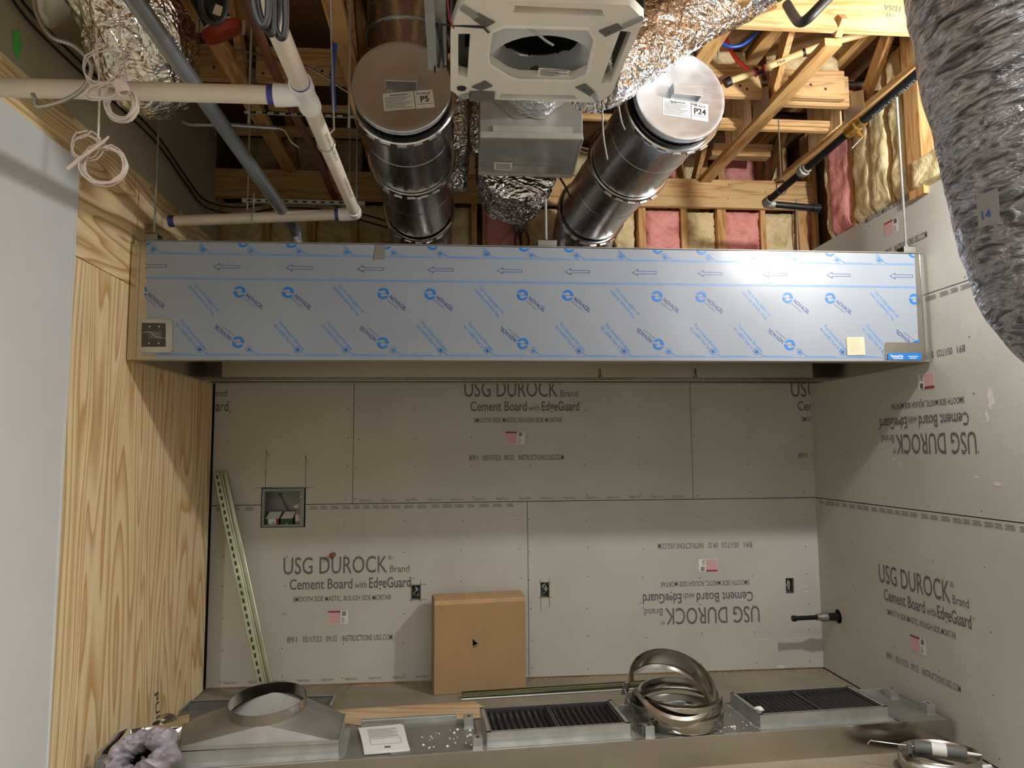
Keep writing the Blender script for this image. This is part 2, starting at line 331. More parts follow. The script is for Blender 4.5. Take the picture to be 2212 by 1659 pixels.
b3 = panel([[(.002, H1+.005), (.333, H1+.005), (.333, 1.338), (.634, 1.338), (.634, H1+.005), (SX0-.002, H1+.005), (SX0-.002, 2.438), (.002, 2.438)]], FB, 'cement_board', M['cement'], wb)
b4 = panel([sq(SX0+.002, H1+.005, SX1-.002, 2.438)], FB, 'cement_board', M['cement'], wb)
b5 = panel([sq(SX1+.002, H1+.005, WX, 2.438)], FB, 'cement_board', M['cement'], wb)
for a, b in ((0, 1.75), (1.754, WX)): panel([sq(a, 2.442, b, 3.05)], FB, 'cement_board', M['cement'], wb)
MB().box((-.02, .16, 0), (WX+.2, .18, 3.05)).build('sheathing', M['osb'], wb)
MB().box((0, .0135, 0), (WX, .05, .09)).build('bottom_plate', M['wx'], wb)
# studs and batts above the cement board (x in the plane y = 0.01)
def bx(u, v=480): return at(u, v, y=.02).x
studs = [(470, 478), (571, 583), (668, 682), (762, 773), (1018, 1030), (1042, 1048), (1126, 1136), (1210, 1222), (1378, 1394), (1470, 1483), (1548, 1567), (1641, 1652)]
for a, b in studs: MB().box((bx(a), .004, 3.0), (bx(b), .14, 3.4)).build('stud', M['wz'], wb, bev=.002)
def batt_mesh(o, u, v, n, lu, lv, dep, seed, puff=.05, nu=14, nv=20):    # soft slab: origin, two edge directions, outward normal
    o, u, v, n = Vector(o), Vector(u), Vector(v), Vector(n); m = MB(); vs = []; fs = []
    for i in range(nu+1):
        for j in range(nv+1):
            a, b = i/nu, j/nv; e = min(a, 1-a, b, 1-b); k = min(1, e*7)
            h = (1-(1-k)**2)*puff+fbm(o*3+u*a*lu+v*b*lv+Vector((seed, 0, 0)), 6, 3)*.022*min(1, k+.3)
            ed = fbm((seed+a*3, b*9, 1.7), 2)*.008
            vs.append(o+u*(a*lu+ed*(1 if a > .5 else -1))+v*(b*lv+ed*.6)+n*h)
    for i in range(nu):
        for j in range(nv): k = i*(nv+1)+j; fs.append((k, k+1, k+nv+2, k+nv+1))
    m.add(vs, fs); k = len(m.v); c = [0, nv, (nu+1)*(nv+1)-1, nu*(nv+1)]
    rim = [j for j in range(nv+1)]+[i*(nv+1)+nv for i in range(1, nu+1)]+[nu*(nv+1)+j for j in range(nv-1, -1, -1)]+[i*(nv+1) for i in range(nu-1, 0, -1)]
    m.v += [m.v[r]-n*(m.v[r]-o).dot(n)-n*dep for r in rim]; L = len(rim)
    for i in range(L): m.f.append((rim[i], rim[(i+1) % L], k+(i+1) % L, k+i))
    m.f.append(tuple(range(k, k+L))); return m
bs = [(478, 571, 'yel'), (583, 668, 'yel'), (682, 762, 'yel'), (773, 850, 'yel'), (930, 1018, 'yel'), (1048, 1122, 'pink'), (1137, 1210, 'yel'), (1222, 1300, 'pink'), (1330, 1372, 'yel'), (1395, 1469, 'pink'), (1483, 1546, 'yel'), (1568, 1640, 'pink'), (1653, 1718, 'yel')]
for i, (a, b, k) in enumerate(bs):
    xa, xb = bx(a), bx(b); batt_mesh((xa, .035 if k == 'pink' else .05, 3.02), (1, 0, 0), (0, 0, 1), (0, -1, 0), xb-xa, .36, .06, i*3.1, .02).build('insulation_batt', M[k], wb, smooth=True)
zl0, zl1 = at(1500, 447, y=-.045).z, at(1500, 386, y=-.045).z
MB().box((at(463, 400, y=-.045).x, -.045, zl0+.002), (at(1100, 400, y=-.045).x, -.003, zl1-.008)).build('ledger_board', M['wx'], wb, bev=.003)
MB().box((at(1103, 400, y=-.045).x, -.045, zl0), (at(1756, 400, y=-.045).x, -.003, zl1)).build('ledger_board', M['wx'], wb, bev=.003)
scr = MB()
for u, v in ((1219, 394), (1219, 422), (1487, 408), (1574, 398), (1573, 429), (1653, 415), (1738, 403), (1739, 428), (1414, 426)):
    scr.lathe(at(u, v, y=-.045), (0, -1, 0), [(0, .006), (.003, .004), (.0032, 0.0005)], 8)
tag(scr.build('screw_heads', M['band'], wb), kind='stuff')
# the wall beyond the trusses, above the ledger: batts between studs, seen through the webs
MB().box((-.2, .56, 3.0), (WX+.3, .6, 4.2)).build('outer_sheathing', M['osb'], wb)
k = 0; x = at(1370, 330, y=.4).x
up = [(1222, 1290, 'yel'), (1300, 1380, 'yel'), (1392, 1440, 'yel'), (1443, 1458, 'pink'), (1476, 1512, 'yel'), (1566, 1634, 'pink'), (1648, 1678, 'yel'), (1770, 1785, 'pink'), (520, 600, 'yel'), (612, 690, 'yel'), (702, 780, 'yel')]
for i, (a, b, kd) in enumerate(up):
    xa, xb = at(a, 330, y=.4).x, at(b, 330, y=.4).x
    batt_mesh((xa, .42, 3.3), (1, 0, 0), (0, 0, 1), (0, -1, 0), xb-xa, .74, .06, 40+i*2.3, .03).build('insulation_batt', M[kd], wb, smooth=True)
for a, b in ((1459, 1475), (1513, 1528), (1550, 1565), (1635, 1647), (1380, 1391), (1690, 1700), (1755, 1769), (1290, 1299), (601, 611), (691, 701)):
    MB().box((at(a, 330, y=.38).x, .38, 3.3), (at(b, 330, y=.38).x, .52, 4.1)).build('stud', M['wz'], wb)
MB().box((.2, .36, 3.22), (WX, .56, 3.3)).build('sill_plate', M['wx'], wb)
# doubled blocking between the two right-hand trusses
MB().box((3.60, -.06, 3.79), (4.06, .03, 3.828)).build('blocking', M['wx'], wb, bev=.002)
MB().box((3.60, -.10, 3.83), (4.06, .03, 3.868)).build('blocking', M['wx'], wb, bev=.002)
MB().box((at(1757, 400, y=-.06).x, -.06, 3.05), (at(1764, 400, y=-.06).x, .08, 4.0)).build('corner_post', M['wz'], wb)
MB().box((at(1745, 400, y=-.02).x, -.02, 3.62), (at(1757, 400, y=-.02).x, .08, 4.0)).build('corner_post', M['wz'], wb)
batt_mesh((at(1750, 480, y=.06).x, .06, 3.02), (1, 0, 0), (0, 0, 1), (0, -1, 0), WX-at(1750, 480, y=.06).x-.02, .5, .05, 91, .03).build('insulation_batt', M['pink'], wb, smooth=True)
MB().box((at(1722, 480, y=.02).x, .0, 3.02), (at(1742, 480, y=.02).x, .14, 3.4)).build('stud', M['wz'], wb)
# ---- right wall
wr = setting('wall_right', (WX, 0, 0))
def rpanel(y0, y1, z0, z1, hole=None): return panel([sq(y0, z0, y1, z1)]+([hole] if hole else []), FR, 'cement_board', M['cement'], wr)
pc = at(1810, 1332, x=WX)
r1 = rpanel(.0, 2.43, .012, 1.217, ngon(-pc.y, pc.z, .05, 18)); rpanel(2.434, 4.87, .012, 1.217); rpanel(4.874, 9, .012, 1.217)
r2 = rpanel(.0, 2.43, 1.223, 2.437); rpanel(2.434, 4.87, 1.223, 2.437); rpanel(4.874, 9, 1.223, 2.437)
r3 = rpanel(.0, 2.43, 2.443, 3.05); rpanel(2.434, 9, 2.443, 3.05)
MB().box((WX+.15, -9.1, 0), (WX+.17, .6, 4.2)).build('sheathing', M['osb'], wr)
def ry(u, v=420): return -at(u, v, x=WX+.01).y
for a, b in ((1840, 1847), (1928, 1933), (1974, 1978)):
    ya, yb = ry(a), ry(b); MB().box((WX+.004, -yb, 3.05), (WX+.14, -ya, 4.1)).build('stud', M['wz'], wr)
MB().box((WX-.03, -ry(2001, 270), 3.0), (WX+.14, -ry(1968, 270), 4.1)).build('orange_post', M['wz'], wr, bev=.003)
for i, (a, b, kd, zt) in enumerate(((1790, 1797, 'yel', 3.9), (1798, 1840, 'pink', 3.85), (1848, 1887, 'yel', 3.9), (1888, 1927, 'yel', 4.0), (1933, 1968, 'yel', 4.0), (1985, 2060, 'yel', 3.22), (2060, 2200, 'yel', 3.2))):
    ya, yb = max(ry(a), .02), ry(b)
    batt_mesh((WX+.03-(.03 if i == 5 else 0), -ya, 3.04), (0, -1, 0), (0, 0, 1), (-1, 0, 0), yb-ya, zt-3.04, .09, 60+i*5.7, .045, 12, 36).build('insulation_batt', M[kd], wr, smooth=True)
for i, yy in enumerate((1.9, 2.3, 2.9, 3.5, 4.1, 4.7)): MB().box((WX+.004, -yy-.04, 3.05), (WX+.14, -yy, 4.1)).build('stud', M['wz'], wr)
# ---- left wall: plywood, grey band above, white sheet panel at the front
wl = setting('wall_left')
ysm = at(354, 1400, x=0).y
FLm = Matrix(((0, 0, 1, 0), (-1, 0, 0, 0), (0, 1, 0, 0), (0, 0, 0, 1)))
FLm = Matrix(((0, 0, 1, 0), (1, 0, 0, 0), (0, 1, 0, 0), (0, 0, 0, 1)))
for a, b in ((-.045, ysm+.001), (ysm-.001, ysm-1.219), (ysm-1.222, ysm-2.44), (ysm-2.443, -9)):
    panel([sq(b, .01, a, 2.44)], FLm, 'plywood_sheet', M['ply'], wl, .018)
y2 = at(290, 450, x=0).y
for a, b in ((-.045, y2+.002), (y2-.002, -3.6), (-3.605, -9)): panel([sq(b, 2.444, a, 3.045)], FLm, 'plywood_sheet', M['plyh'], wl, .018)
MB().box((-.05, -9, 3.05), (-.006, -.04, 3.36)).build('grey_board_band', M['drywall'], wl)
MB().box((-.07, -9, 3.37), (-.03, -.04, 4.05)).build('grey_board_band', M['drywall'], wl)
MB().box((-.2, -9.1, 0), (-.05, .6, 4.1)).build('sheathing', M['osb'], wl)
ye = -1.925
MB().box((.0, -9, .0), (.006, ye-.004, 2.868)).build('white_panel', M['white'], wl)
MB().box((.0, ye-.006, .0), (.010, ye+.008, 2.862)).build('panel_edge_trim', M['white'], wl, bev=.002)
p = at(36, 95, x=-.006)
sp = shape2d([[(.03*math.cos(a)*(1+.2*math.sin(3*a)), .055*math.sin(a)*(1+.15*math.cos(5*a))) for a in [i*math.pi/12 for i in range(24)]]])
place_mesh(sp, frame((-.0045, p.y, p.z), (0, 1, 0), (0, 0, 1)), 'spray_mark', M['gspray'], wl)
me = text_mesh('PUR', .20, .055, shear=.2)
p = at(333, 1500, x=0); place_mesh(me, frame((.0015, p.y, p.z), (0, .25, -1), (0, 1, .25)), 'handwritten_note', M['dirt'], wl)
# ---- rear wall of the room (behind the camera) and ceiling deck
wf = MB().box((-.2, -9.3, 0), (WX+.2, -9.1, 4.1)).build('wall_front', M['drywall']); tag(wf, kind='structure')
ce = setting('ceiling', (0, 0, 4.06))
for i in range(4): MB().box((-.2, .6-2.44*i, 4.06), (WX+.3, .604-2.44*(i+1), 4.08)).build('subfloor_panel', M['osb'], ce)
BB2, BR2 = b2, r2
# ---- fasteners in the boards
def dots(pts, mx, parent, r=.0042):
    m = MB()
    for a, b in pts:
        q = [mx @ Vector((a+r*math.cos(t), b+r*math.sin(t), .0008)) for t in [i*math.pi/3 for i in range(6)]]; m.add(q, [tuple(range(6))])
    tag(m.build('screw_dimples', M['blk'], parent), kind='stuff')
def grid(x0, x1, z0, z1, dx, dz): return [(min(x1, x0+i*dx)+random.uniform(-.012, .012), z0+j*dz+random.uniform(-.015, .015)) for i in range(int((x1-x0)/dx)+1) for j in range(int((z1-z0)/dz)+1)]
dots(grid(.10, 2.16, .06, 1.19, .405, .205), FB, b1); dots(grid(2.2, 4.28, .06, 1.19, .405, .205), FB, b2)
dots([q for q in grid(.10, .93, 1.26, 2.3, .405, .205) if not .3 < q[0] < .66], FB, b3); dots(grid(.98, 3.36, 1.26, 2.3, .405, .205), FB, b4); dots(grid(3.42, 4.28, 1.26, 2.3, .405, .205), FB, b5)
dots(grid(.05, 2.4, .06, 1.19, .405, .3), FR, r1); dots(grid(.05, 2.4, 1.26, 2.42, .405, .3), FR, r2); dots(grid(.05, 2.4, 2.47, 3.02, .405, .26), FR, r3)
# ---- printing on the boards
def tmesh(items, parent, mx, name='printed_lettering', m='ink', clip=None, off=.0012):
    mes = []
    for s, x, y, wd, ht, kw in items:
        me = text_mesh(s, wd, ht, **kw); me.transform(Matrix.Translation((x, y, off))); mes.append(me)
    me = join_meshes(mes, name)
    if clip:
        bm = bmesh.new(); bm.from_mesh(me)
        for px, sg in ((clip[0], -1), (clip[1], 1)):
            if px is not None: bmesh.ops.bisect_plane(bm, geom=bm.verts[:]+bm.edges[:]+bm.faces[:], plane_co=(px, 0, 0), plane_no=(sg, 0, 0), clear_outer=True)
        bm.to_mesh(me); bm.free()
    return place_mesh(me, mx, name, M[m], parent)
def block(parent, base, o, rot=False, k=1.0, clip=None, lines=(1, 1, 1, 1, 1)):
    mx = base @ Matrix.Translation((o[0], o[1], 0)) @ (Matrix.Rotation(math.pi, 4, 'Z') if rot else Matrix())
    it = []
    if lines[0]: it += [('USG DUROCK', 0, 0, .715*k, .115, dict(bold=.004)), ('®', .72*k, .085, .03, None, {}), ('Brand', .735*k, 0, .135*k, .048, {})]
    if lines[1]: it += [('Cement Board', .045*k, -.102, .43*k, .068, dict(bold=.012)), ('with', .49*k, -.102, .085*k, .045, {}), ('EdgeGuard', .59*k, -.102, .29*k, .068, dict(bold=.018)), ('TM', .885*k, -.05, .022*k, None, {})]
    if it: tmesh(it, parent, mx, clip=clip)
    it = []
    if lines[2]: it.append(('SMOOTH SIDE MASTIC, ROUGH SIDE MORTAR', .07*k, -.185, .675*k, .034, dict(bold=.008)))
    if lines[4]: it += [('891', .035*k, -.455, .065*k, .038, dict(bold=.008)), ('05/17/23', .14*k, -.455, .13*k, .038, dict(bold=.008)), ('09:32', .30*k, -.455, .075*k, .038, dict(bold=.008)), ('INSTRUCTIONS USG.COM', .41*k, -.455, .345*k, .038, dict(bold=.008))]
    if it: tmesh(it, parent, mx, name='fine_lettering', m='inkf', clip=clip)
    if lines[3] and not (clip and clip[1] is not None and clip[1] < .45*k):
        x = .31*k; z = -.34; wt = .136
        pl = lambda a, b, c, d, nm, mm, o_=.0012: place_mesh(shape2d([sq(x+a*wt, z+b*.088, x+c*wt, z+d*.088)]), mx @ Matrix.Translation((0, 0, o_)), nm, M[mm], parent)
        pl(0, 0, 1, 1, 'sticker', 'paper'); pl(.02, .03, .62, .86, 'sticker_print', 'pink2', .0016); pl(0, .87, .62, 1, 'sticker_print', 'redl', .0018)
        bars = [shape2d([sq(x+(.70+i*.03)*wt, z+.62*.088, x+(.717+i*.03)*wt, z+.95*.088)]) for i in range(7)]+[shape2d([sq(x+.67*wt, z+(.08+i*.09)*.088, x+(.8+.03*(i % 3))*wt, z+(.11+i*.09)*.088)]) for i in range(5)]
        place_mesh(join_meshes(bars, 'bars'), mx @ Matrix.Translation((0, 0, .0018)), 'sticker_print', M['blk'], parent)
o = at(612, 1241, y=0); block(b1, FB, (o.x, o.z), k=.985)
o = at(1003, 857, y=0); block(b4, FB, (o.x, o.z), k=.945)
o = at(1709, 857, y=0); block(b5, FB, (o.x, o.z), clip=(None, WX-o.x-.004), lines=(1, 1, 1, 0, 1))
o = at(1640, 1309, y=0); block(b2, FB, (o.x, o.z), rot=True, k=.97)
o = at(490, 856, y=0); block(b3, FB, (o.x-.868, o.z), clip=(.868-o.x+.004, None), lines=(1, 1, 0, 0, 0))
o = at(1900, 1256, x=WX); block(r1, FR, (-o.y, o.z), k=.9)
o = at(2108, 932, x=WX); block(r2, FR, (-o.y, o.z), rot=True, k=.93)
o = at(1870, 482, x=WX); block(r3, FR, (-o.y-.07, o.z+.185), k=.86, lines=(0, 0, 1, 1, 1))
# edge strips printed along the seams
def strip(base, x0, x1, z, h, parent, n=None):
    mes = []; x = x0
    while x < x1-.05:
        L = random.uniform(.05, .075); mes.append(shape2d([sq(x, z, x+L, z+h*.28)])); mes.append(shape2d([sq(x+.01, z+h*.4, x+L, z+h*.6)])); mes.append(shape2d([sq(x, z+h*.74, x+L*.9, z+h)])); x += L+random.uniform(.006, .035)
    place_mesh(join_meshes(mes, 'p'), base @ Matrix.Translation((0, 0, .001)), 'edge_print', M['edge'], parent)
strip(FB, .66, 2.15, 1.185, .022, b1); strip(FB, .03, .32, 1.185, .022, b1); strip(FR, .05, 2.4, 1.18, .024, r1); strip(FR, .05, 2.4, 2.40, .024, r2)
mes = []; x = 1.0
while x < 3.3: me = text_mesh('EdgeGuard', .085, .016); me.transform(Matrix.Translation((x, 1.236, .001))); mes.append(me); x += .16
place_mesh(join_meshes(mes, 'p'), FB, 'edge_print', M['inkf'], b4)
mes = []; x = .12
while x < 2.05: me = text_mesh('EdgeGuard', .085, .016); me.transform(Matrix.Translation((x, .035, .001))); mes.append(me); x += .16
place_mesh(join_meshes(mes, 'p'), FB, 'edge_print', M['inkf'], b1)
# pencil lines around the cut-outs
def pline(base, segs, parent, wd=.0025):
    m = MB()
    for a, b, c, d in segs: p, q = base @ Vector((a, b, .001)), base @ Vector((c, d, .001)); m.bar(p, q, wd, .0006, up=base.col[2].xyz)
    m.build('pencil_line', M['dirt'], parent)
pline(FB, [(.36, 1.345, .36, 1.60), (.632, 1.345, .628, 1.56), (.29, 1.338, .40, 1.34), (.6, 1.336, .68, 1.336), (.36, 1.60, .375, 1.55), (.628, 1.56, .64, 1.52)], b3)
pline(FB, [(1.345, .66, 1.47, .66), (1.35, .556, 1.47, .556), (1.364, .54, 1.364, .69), (1.429, .54, 1.429, .69)], b1)
pline(FB, [(2.25, .654, 2.35, .654), (2.25, .55, 2.35, .55), (2.268, .45, 2.268, .68), (2.33, .48, 2.33, .69)], b2)
# ================================================================ THE EXHAUST HOOD
YF = -1.388; ZB, ZT = 2.05, 2.665
hood = thing('exhaust_hood', 'long stainless exhaust hood hung across the alcove, face under printed blue protective film', 'hood', (WX/2, -.8, ZB))
m = MB(); m.box((.035, YF, ZB), (4.285, YF+.025, ZT)); m.box((.035, YF+.025, ZB), (4.285, YF+.075, ZB+.02)); m.build('front_panel', M['ssv'], hood, bev=.003)
m = MB(); m.box((.006, YF+.01, ZB), (.033, -.12, ZT-.01)); m.build('end_panel', M['ssv'], hood, bev=.002)
m = MB(); m.box((4.287, YF+.01, ZB), (4.308, -.12, ZT-.01)); m.build('end_panel', M['ssv'], hood, bev=.002)
MB().box((4.262, YF-.004, ZB+.002), (4.283, YF, ZT-.004)).build('corner_seam', M['band'], hood, bev=.0015)
MB().box((.05, YF-.003, ZB+.01), (.054, YF, ZT-.01)).build('corner_seam', M['ssv'], hood)
MB().box((.034, YF+.026, ZT-.012), (4.286, -.12, ZT)).build('top_panel', M['ss'], hood)
MB().box((.034, -.13, ZB), (4.286, -.118, ZT-.012)).build('back_panel', M['ss'], hood)
m = MB(); m.box((.15, -.34, ZB+.012), (4.16, -.325, ZT-.02)); m.build('filter_plenum', M['plen'], hood)
m = MB(); m.box((.034, -.345, ZB+.0), (4.286, -.30, ZB+.022)); m.box((.034, -.16, ZB), (4.286, -.13, ZB+.03)); m.build('grease_trough', M['ssv'], hood, bev=.002)
for u in (1295, 1500): m = MB(); p = at(u, 795, y=-.345); m.box((p.x-.006, -.365, ZB+.02), (p.x+.006, -.345, ZB+.08)); m.box((p.x-.006, -.385, ZB+.02), (p.x+.006, -.345, ZB+.032)); m.build('filter_hook', M['band'], hood)
m = MB(); m.box((.034, YF-.004, ZT), (4.286, YF+.03, ZT+.006)); m.build('top_edge_flange', M['galvd'], hood, bev=.002)
def hangbr(u0, u1, v, nm='hanger_bracket'):
    p0, p1 = at(u0, v, y=YF+.03), at(u1, v, y=YF+.03); b = MB(); b.box((p0.x, YF+.005, ZT+.006), (p1.x, YF+.085, ZT+.012)); b.box((p0.x, YF+.005, ZT+.012), (p1.x, YF+.011, ZT+.045)); b.box((p0.x, YF+.005, ZT+.040), (p1.x, YF+.085, ZT+.045)); b.box((p0.x, YF+.079, ZT+.012), (p1.x, YF+.085, ZT+.045))
    b.build(nm, M['wx'] if 0 else M['brass'] if 0 else M['galvd'], hood, bev=.001)
hangbr(318, 344, 510); hangbr(1161, 1201, 528); hangbr(1947, 1972, 537)
# control panel at the lower left corner
fx = lambda u, v: (at(u, v, y=YF).x, at(u, v, y=YF).z)
HF = frame((0, YF, 0), (1, 0, 0), (0, 0, 1))
fr = place_mesh(shape2d([[fx(303, 690), fx(370, 691), fx(374, 696), fx(374, 757), fx(369, 762), fx(305, 762)], [fx(308, 698), fx(307, 750), fx(360, 750), fx(360, 699)]], .014), HF @ Matrix.Translation((0, 0, .004)), 'control_bezel', M['galv'], hood)
sc = place_mesh(shape2d([[fx(307, 697), fx(361, 697), fx(361, 751), fx(306, 751)]], .006), HF @ Matrix.Translation((0, 0, .0035)), 'control_screen', M['slat'], hood)
place_mesh(shape2d([[fx(323, 717), fx(350, 717), fx(350, 732), fx(322, 732)]]), HF @ Matrix.Translation((0, 0, .0072)), 'display_window', M['gun'], sc)
for u, v in ((324, 706), (345, 706), (323, 742), (344, 742)):
    c = fx(u, v); place_mesh(shape2d([ngon(c[0], c[1], .0035, 10)]), HF @ Matrix.Translation((0, 0, .0076)), 'touch_mark', M['paper'], sc)
pts = [at(307, 719, y=YF-.009), at(325, 717, y=YF-.012), at(336, 727, y=YF-.012), at(360, 731, y=YF-.009)]
MB().tube(smooth_path(pts, 5), .0009, 6).build('film_crease', M['paper'], sc)
# blue label plate and the faded notice
lb = place_mesh(shape2d([[fx(1917, 763), fx(1989, 763), fx(1989, 778), fx(1917, 777)]], .002), HF @ Matrix.Translation((0, 0, .004)), 'maker_label', M['blue'], hood)
a = fx(1923, 773.5)
place_mesh(text_mesh('ThermaTek', .076, .015, .02), HF @ Matrix.Translation((a[0]-.002, a[1]+.003, .0055)), 'label_lettering', M['paper'], lb)
b = [shape2d([sq(a[0]+x0, a[1]+z0, a[0]+x1, a[1]+z0+.003)]) for x0, x1, z0 in ((.015, .07, -.005), (.1, .16, .008), (.11, .15, -.002))]
place_mesh(join_meshes(b, 'l'), HF @ Matrix.Translation((0, 0, .0055)), 'label_lettering', M['paper'], lb)
nt = place_mesh(shape2d([[fx(1827, 729), fx(1865, 728), fx(1868, 767), fx(1829, 768)]], .001), HF @ Matrix.Translation((0, 0, .006)), 'faded_notice', M['tan'], hood)
b = []
for i in range(8): q = fx(1833, 733+i*3.6); b.append(shape2d([sq(q[0]+.004*(i % 3), q[1], q[0]+.07-.008*(i % 2), q[1]+.0018)]))
place_mesh(join_meshes(b, 'l'), HF @ Matrix.Translation((0, 0, .0068)), 'notice_lines', M['cardl'], nt)
# the printed protective film
q = [fx(316.5, 521), fx(316.5, 690), fx(372, 690), fx(375, 694), fx(374, 762), fx(337, 763), fx(337, 777.5), fx(1909, 779.5), fx(1909, 744), fx(1912, 740), fx(1980, 740), fx(1983, 737), fx(1975, 549)]
fh = shape2d([q], .0012); film = place_mesh(fh, HF @ Matrix.Translation((0, 0, .0016)), 'protective_film', M['film'], hood)
XA, XB = at(518, 632, y=YF).x, at(1793, 644, y=YF).x; PT = (XB-XA)/13
XI = lambda i: XA+(i-1)*PT
xmin, xmax = q[0][0]+.002, q[-1][0]-.002
zl1_, zl2_, zbt, zar = at(663, 552.5, y=YF).z, at(663, 604, y=YF).z, at(663, 767.5, y=YF).z, at(648, 579, y=YF).z
zlog, zlow, zst, zsb, ztl = at(624, 632, y=YF).z, at(835, 741, y=YF).z, at(541, 542, y=YF).z, at(644, 756, y=YF).z, at(628, 524, y=YF).z
def clipm(me, x0=None, x1=None, z0=None, z1=None):
    bm = bmesh.new(); bm.from_mesh(me)
    for c, n in (((x0, 0, 0), (-1, 0, 0)), ((x1, 0, 0), (1, 0, 0)), ((0, z0, 0), (0, -1, 0)), ((0, z1, 0), (0, 1, 0))):
        if None in c: continue
        if bm.verts: bmesh.ops.bisect_plane(bm, geom=bm.verts[:]+bm.edges[:]+bm.faces[:], plane_co=c, plane_no=n, clear_outer=True)
    bm.to_mesh(me); bm.free(); return me
def T(x, z, a=0): return Matrix.Translation((x, z, 0)) @ Matrix.Rotation(math.radians(a), 4, 'Z')
R = .030
def logo_mesh(n=28):                                          # round badge: two hooked halves with a slanted gap
    out = []
    for s in (0, math.pi):
        lp = [(R*math.cos(a), R*math.sin(a)) for a in [math.radians(-12+i*168/n) for i in range(n+1)]]
        lp += [(-R*.45, R*.42), (-R*.05, R*.62), (R*.28, R*.55), (R*.46, R*.34), (R*.42, R*.10), (-R*.02, R*.02), (R*.5, -R*.02)]
        me = shape2d([lp]); me.transform(Matrix.Rotation(s, 4, 'Z')); out.append(me)
    return out
def words(rot=False):
    a = text_mesh('NOVACEL', .108, .020, .008); a.transform(T(.030, -.022, -40) @ Matrix.Translation((0, 0, 0)))
    b = text_mesh('Beyond Surface Solutions', .075, .006); b.transform(T(.018, -.033, -40))
    return [a, b]
def slog(): 
    a = text_mesh('The Novacel Solution', .20, .0145, .012); a.transform(T(0, 0, -49)); b = text_mesh('for LASER Fiber & CO', .185, .0145, .012); b.transform(T(-.022, -.018, -49))
    c = text_mesh('2', None, .008); c.transform(T(-.022+.19*math.cos(math.radians(49))-.004, -.018-.19*math.sin(math.radians(49))-.003, -49)); return [a, b, c]
LM = join_meshes(logo_mesh()[:], 'logo_print'); WM = join_meshes(words(), 'logo_words'); SM = join_meshes(slog(), 'slogan_print')
b = [shape2d([ngon(0, 0, .0085, 14)])]
for i in range(14): me = shape2d([sq(.013, -.0009, .022 if i % 2 else .018, .0009)]); me.transform(Matrix.Rotation(2*math.pi*i/14, 4, 'Z')); b.append(me)
BM = join_meshes(b, 'burst_print')
me = shape2d([[(0, 0), (.034, .0195), (.034, .008), (.137, .008), (.137, -.008), (.034, -.008), (.034, -.0195)], [(.0045, 0), (.031, .0148), (.031, .0058), (.1348, .0058), (.1348, -.0058), (.031, -.0058), (.031, -.0148)]]); AM = me
def put(src, name, m, x, z, a=0, lim=None, lift=.0036):
    me = src.copy(); me.transform(T(x, z, a)); me = clipm(me, xmin, xmax, None, lim if lim else q[0][1]-.003)
    if len(me.polygons): place_mesh(me, HF @ Matrix.Translation((0, 0, lift)), name, M[m], film)
for i in range(-1, 18):
    x = XI(i)
    if i % 3: 
        put(LM, 'logo_print', 'blue', x, zlog); put(WM, 'logo_words', 'navy', x, zlog); put(LM, 'logo_print', 'blue', x+.012, ztl)
        if 371 < 99999 and not (i == 2 and False): put(SM, 'slogan_print', 'bluel', x+PT*.62+.045, zlow+.108)
    else:
        put(SM, 'slogan_print', 'bluel', x+.125, zlog-.115, 180)
        put(SM, 'slogan_print', 'bluel', x+.105, ztl-.105, 180) if 0 else None
        me = text_mesh('& CO', None, .0145, .012); me.transform(T(x+.075, ztl-.045, 131)); me = clipm(me, xmin, xmax, None, q[0][1]-.003)
        if len(me.polygons): place_mesh(me, HF @ Matrix.Translation((0, 0, .0036)), 'slogan_print', M['bluel'], film)
    if i % 3 == 1: put(LM, 'logo_print', 'blue', x, zlow); put(WM, 'logo_words', 'navy', x, zlow, 180)
    put(BM, 'burst_print', 'blue', x+PT*.21, zst, lim=None); put(BM, 'burst_print', 'blue', x+PT*.21+.004, zsb)
for k in range(-1, 13): put(AM, 'arrow_print', 'navy', XA-.137+k*PT*1.5, zar)
bars = []
for i in range(-1, 18):
    x = XI(i)
    for zz in (zl1_, zbt): bars += [shape2d([sq(x+PT*.21+.04, zz+.003, x+PT*1.05, zz+.006)]), shape2d([[(x+PT*.21+.013, zz+.024), (x+PT*.21+.016, zz+.026), (x+PT*.21+.044, zz+.006), (x+PT*.21+.04, zz+.003)]])]
bars += [shape2d([sq(xmin, z, xmax, z+.003)]) for z in (zl1_-.003, zbt-.003, zl2_, zl2_-.0065)]
place_mesh(clipm(join_meshes(bars, 'l'), xmin, xmax), HF @ Matrix.Translation((0, 0, .0034)), 'line_print', M['bluel'], film)
# patches of the film that are cut away at the corners hide the print below; tape scrap at the top
p = at(821, 545, y=YF)
me = shape2d([[fx(813, 531), fx(833, 532), fx(830, 562), fx(824, 559), fx(808, 562)]], .001); place_mesh(me, HF @ Matrix.Translation((0, 0, .006)), 'tape_scrap', M['tape'], film)
for o in [o for o in film.children]:                          # keep the print off the cut-out corners
    me = o.data
    if not o.name.startswith(('slogan', 'logo', 'burst', 'line')): continue
    bm = bmesh.new(); bm.from_mesh(me); org = ORG[o.name]; dl = []
    for f in bm.faces:
        c = f.calc_center_median()+org
        if (c.x < q[3][0]+.004 and q[4][1] < c.z < q[2][1]+.004) or (c.x > q[8][0]-.006 and c.z < q[9][1]+.002) or (c.x < q[5][0] and c.z < q[4][1]+.002): dl.append(f)
    bmesh.ops.delete(bm, geom=dl, context='FACES'); bm.to_mesh(me); bm.free()
    if not len(me.polygons): bpy.data.objects.remove(o)
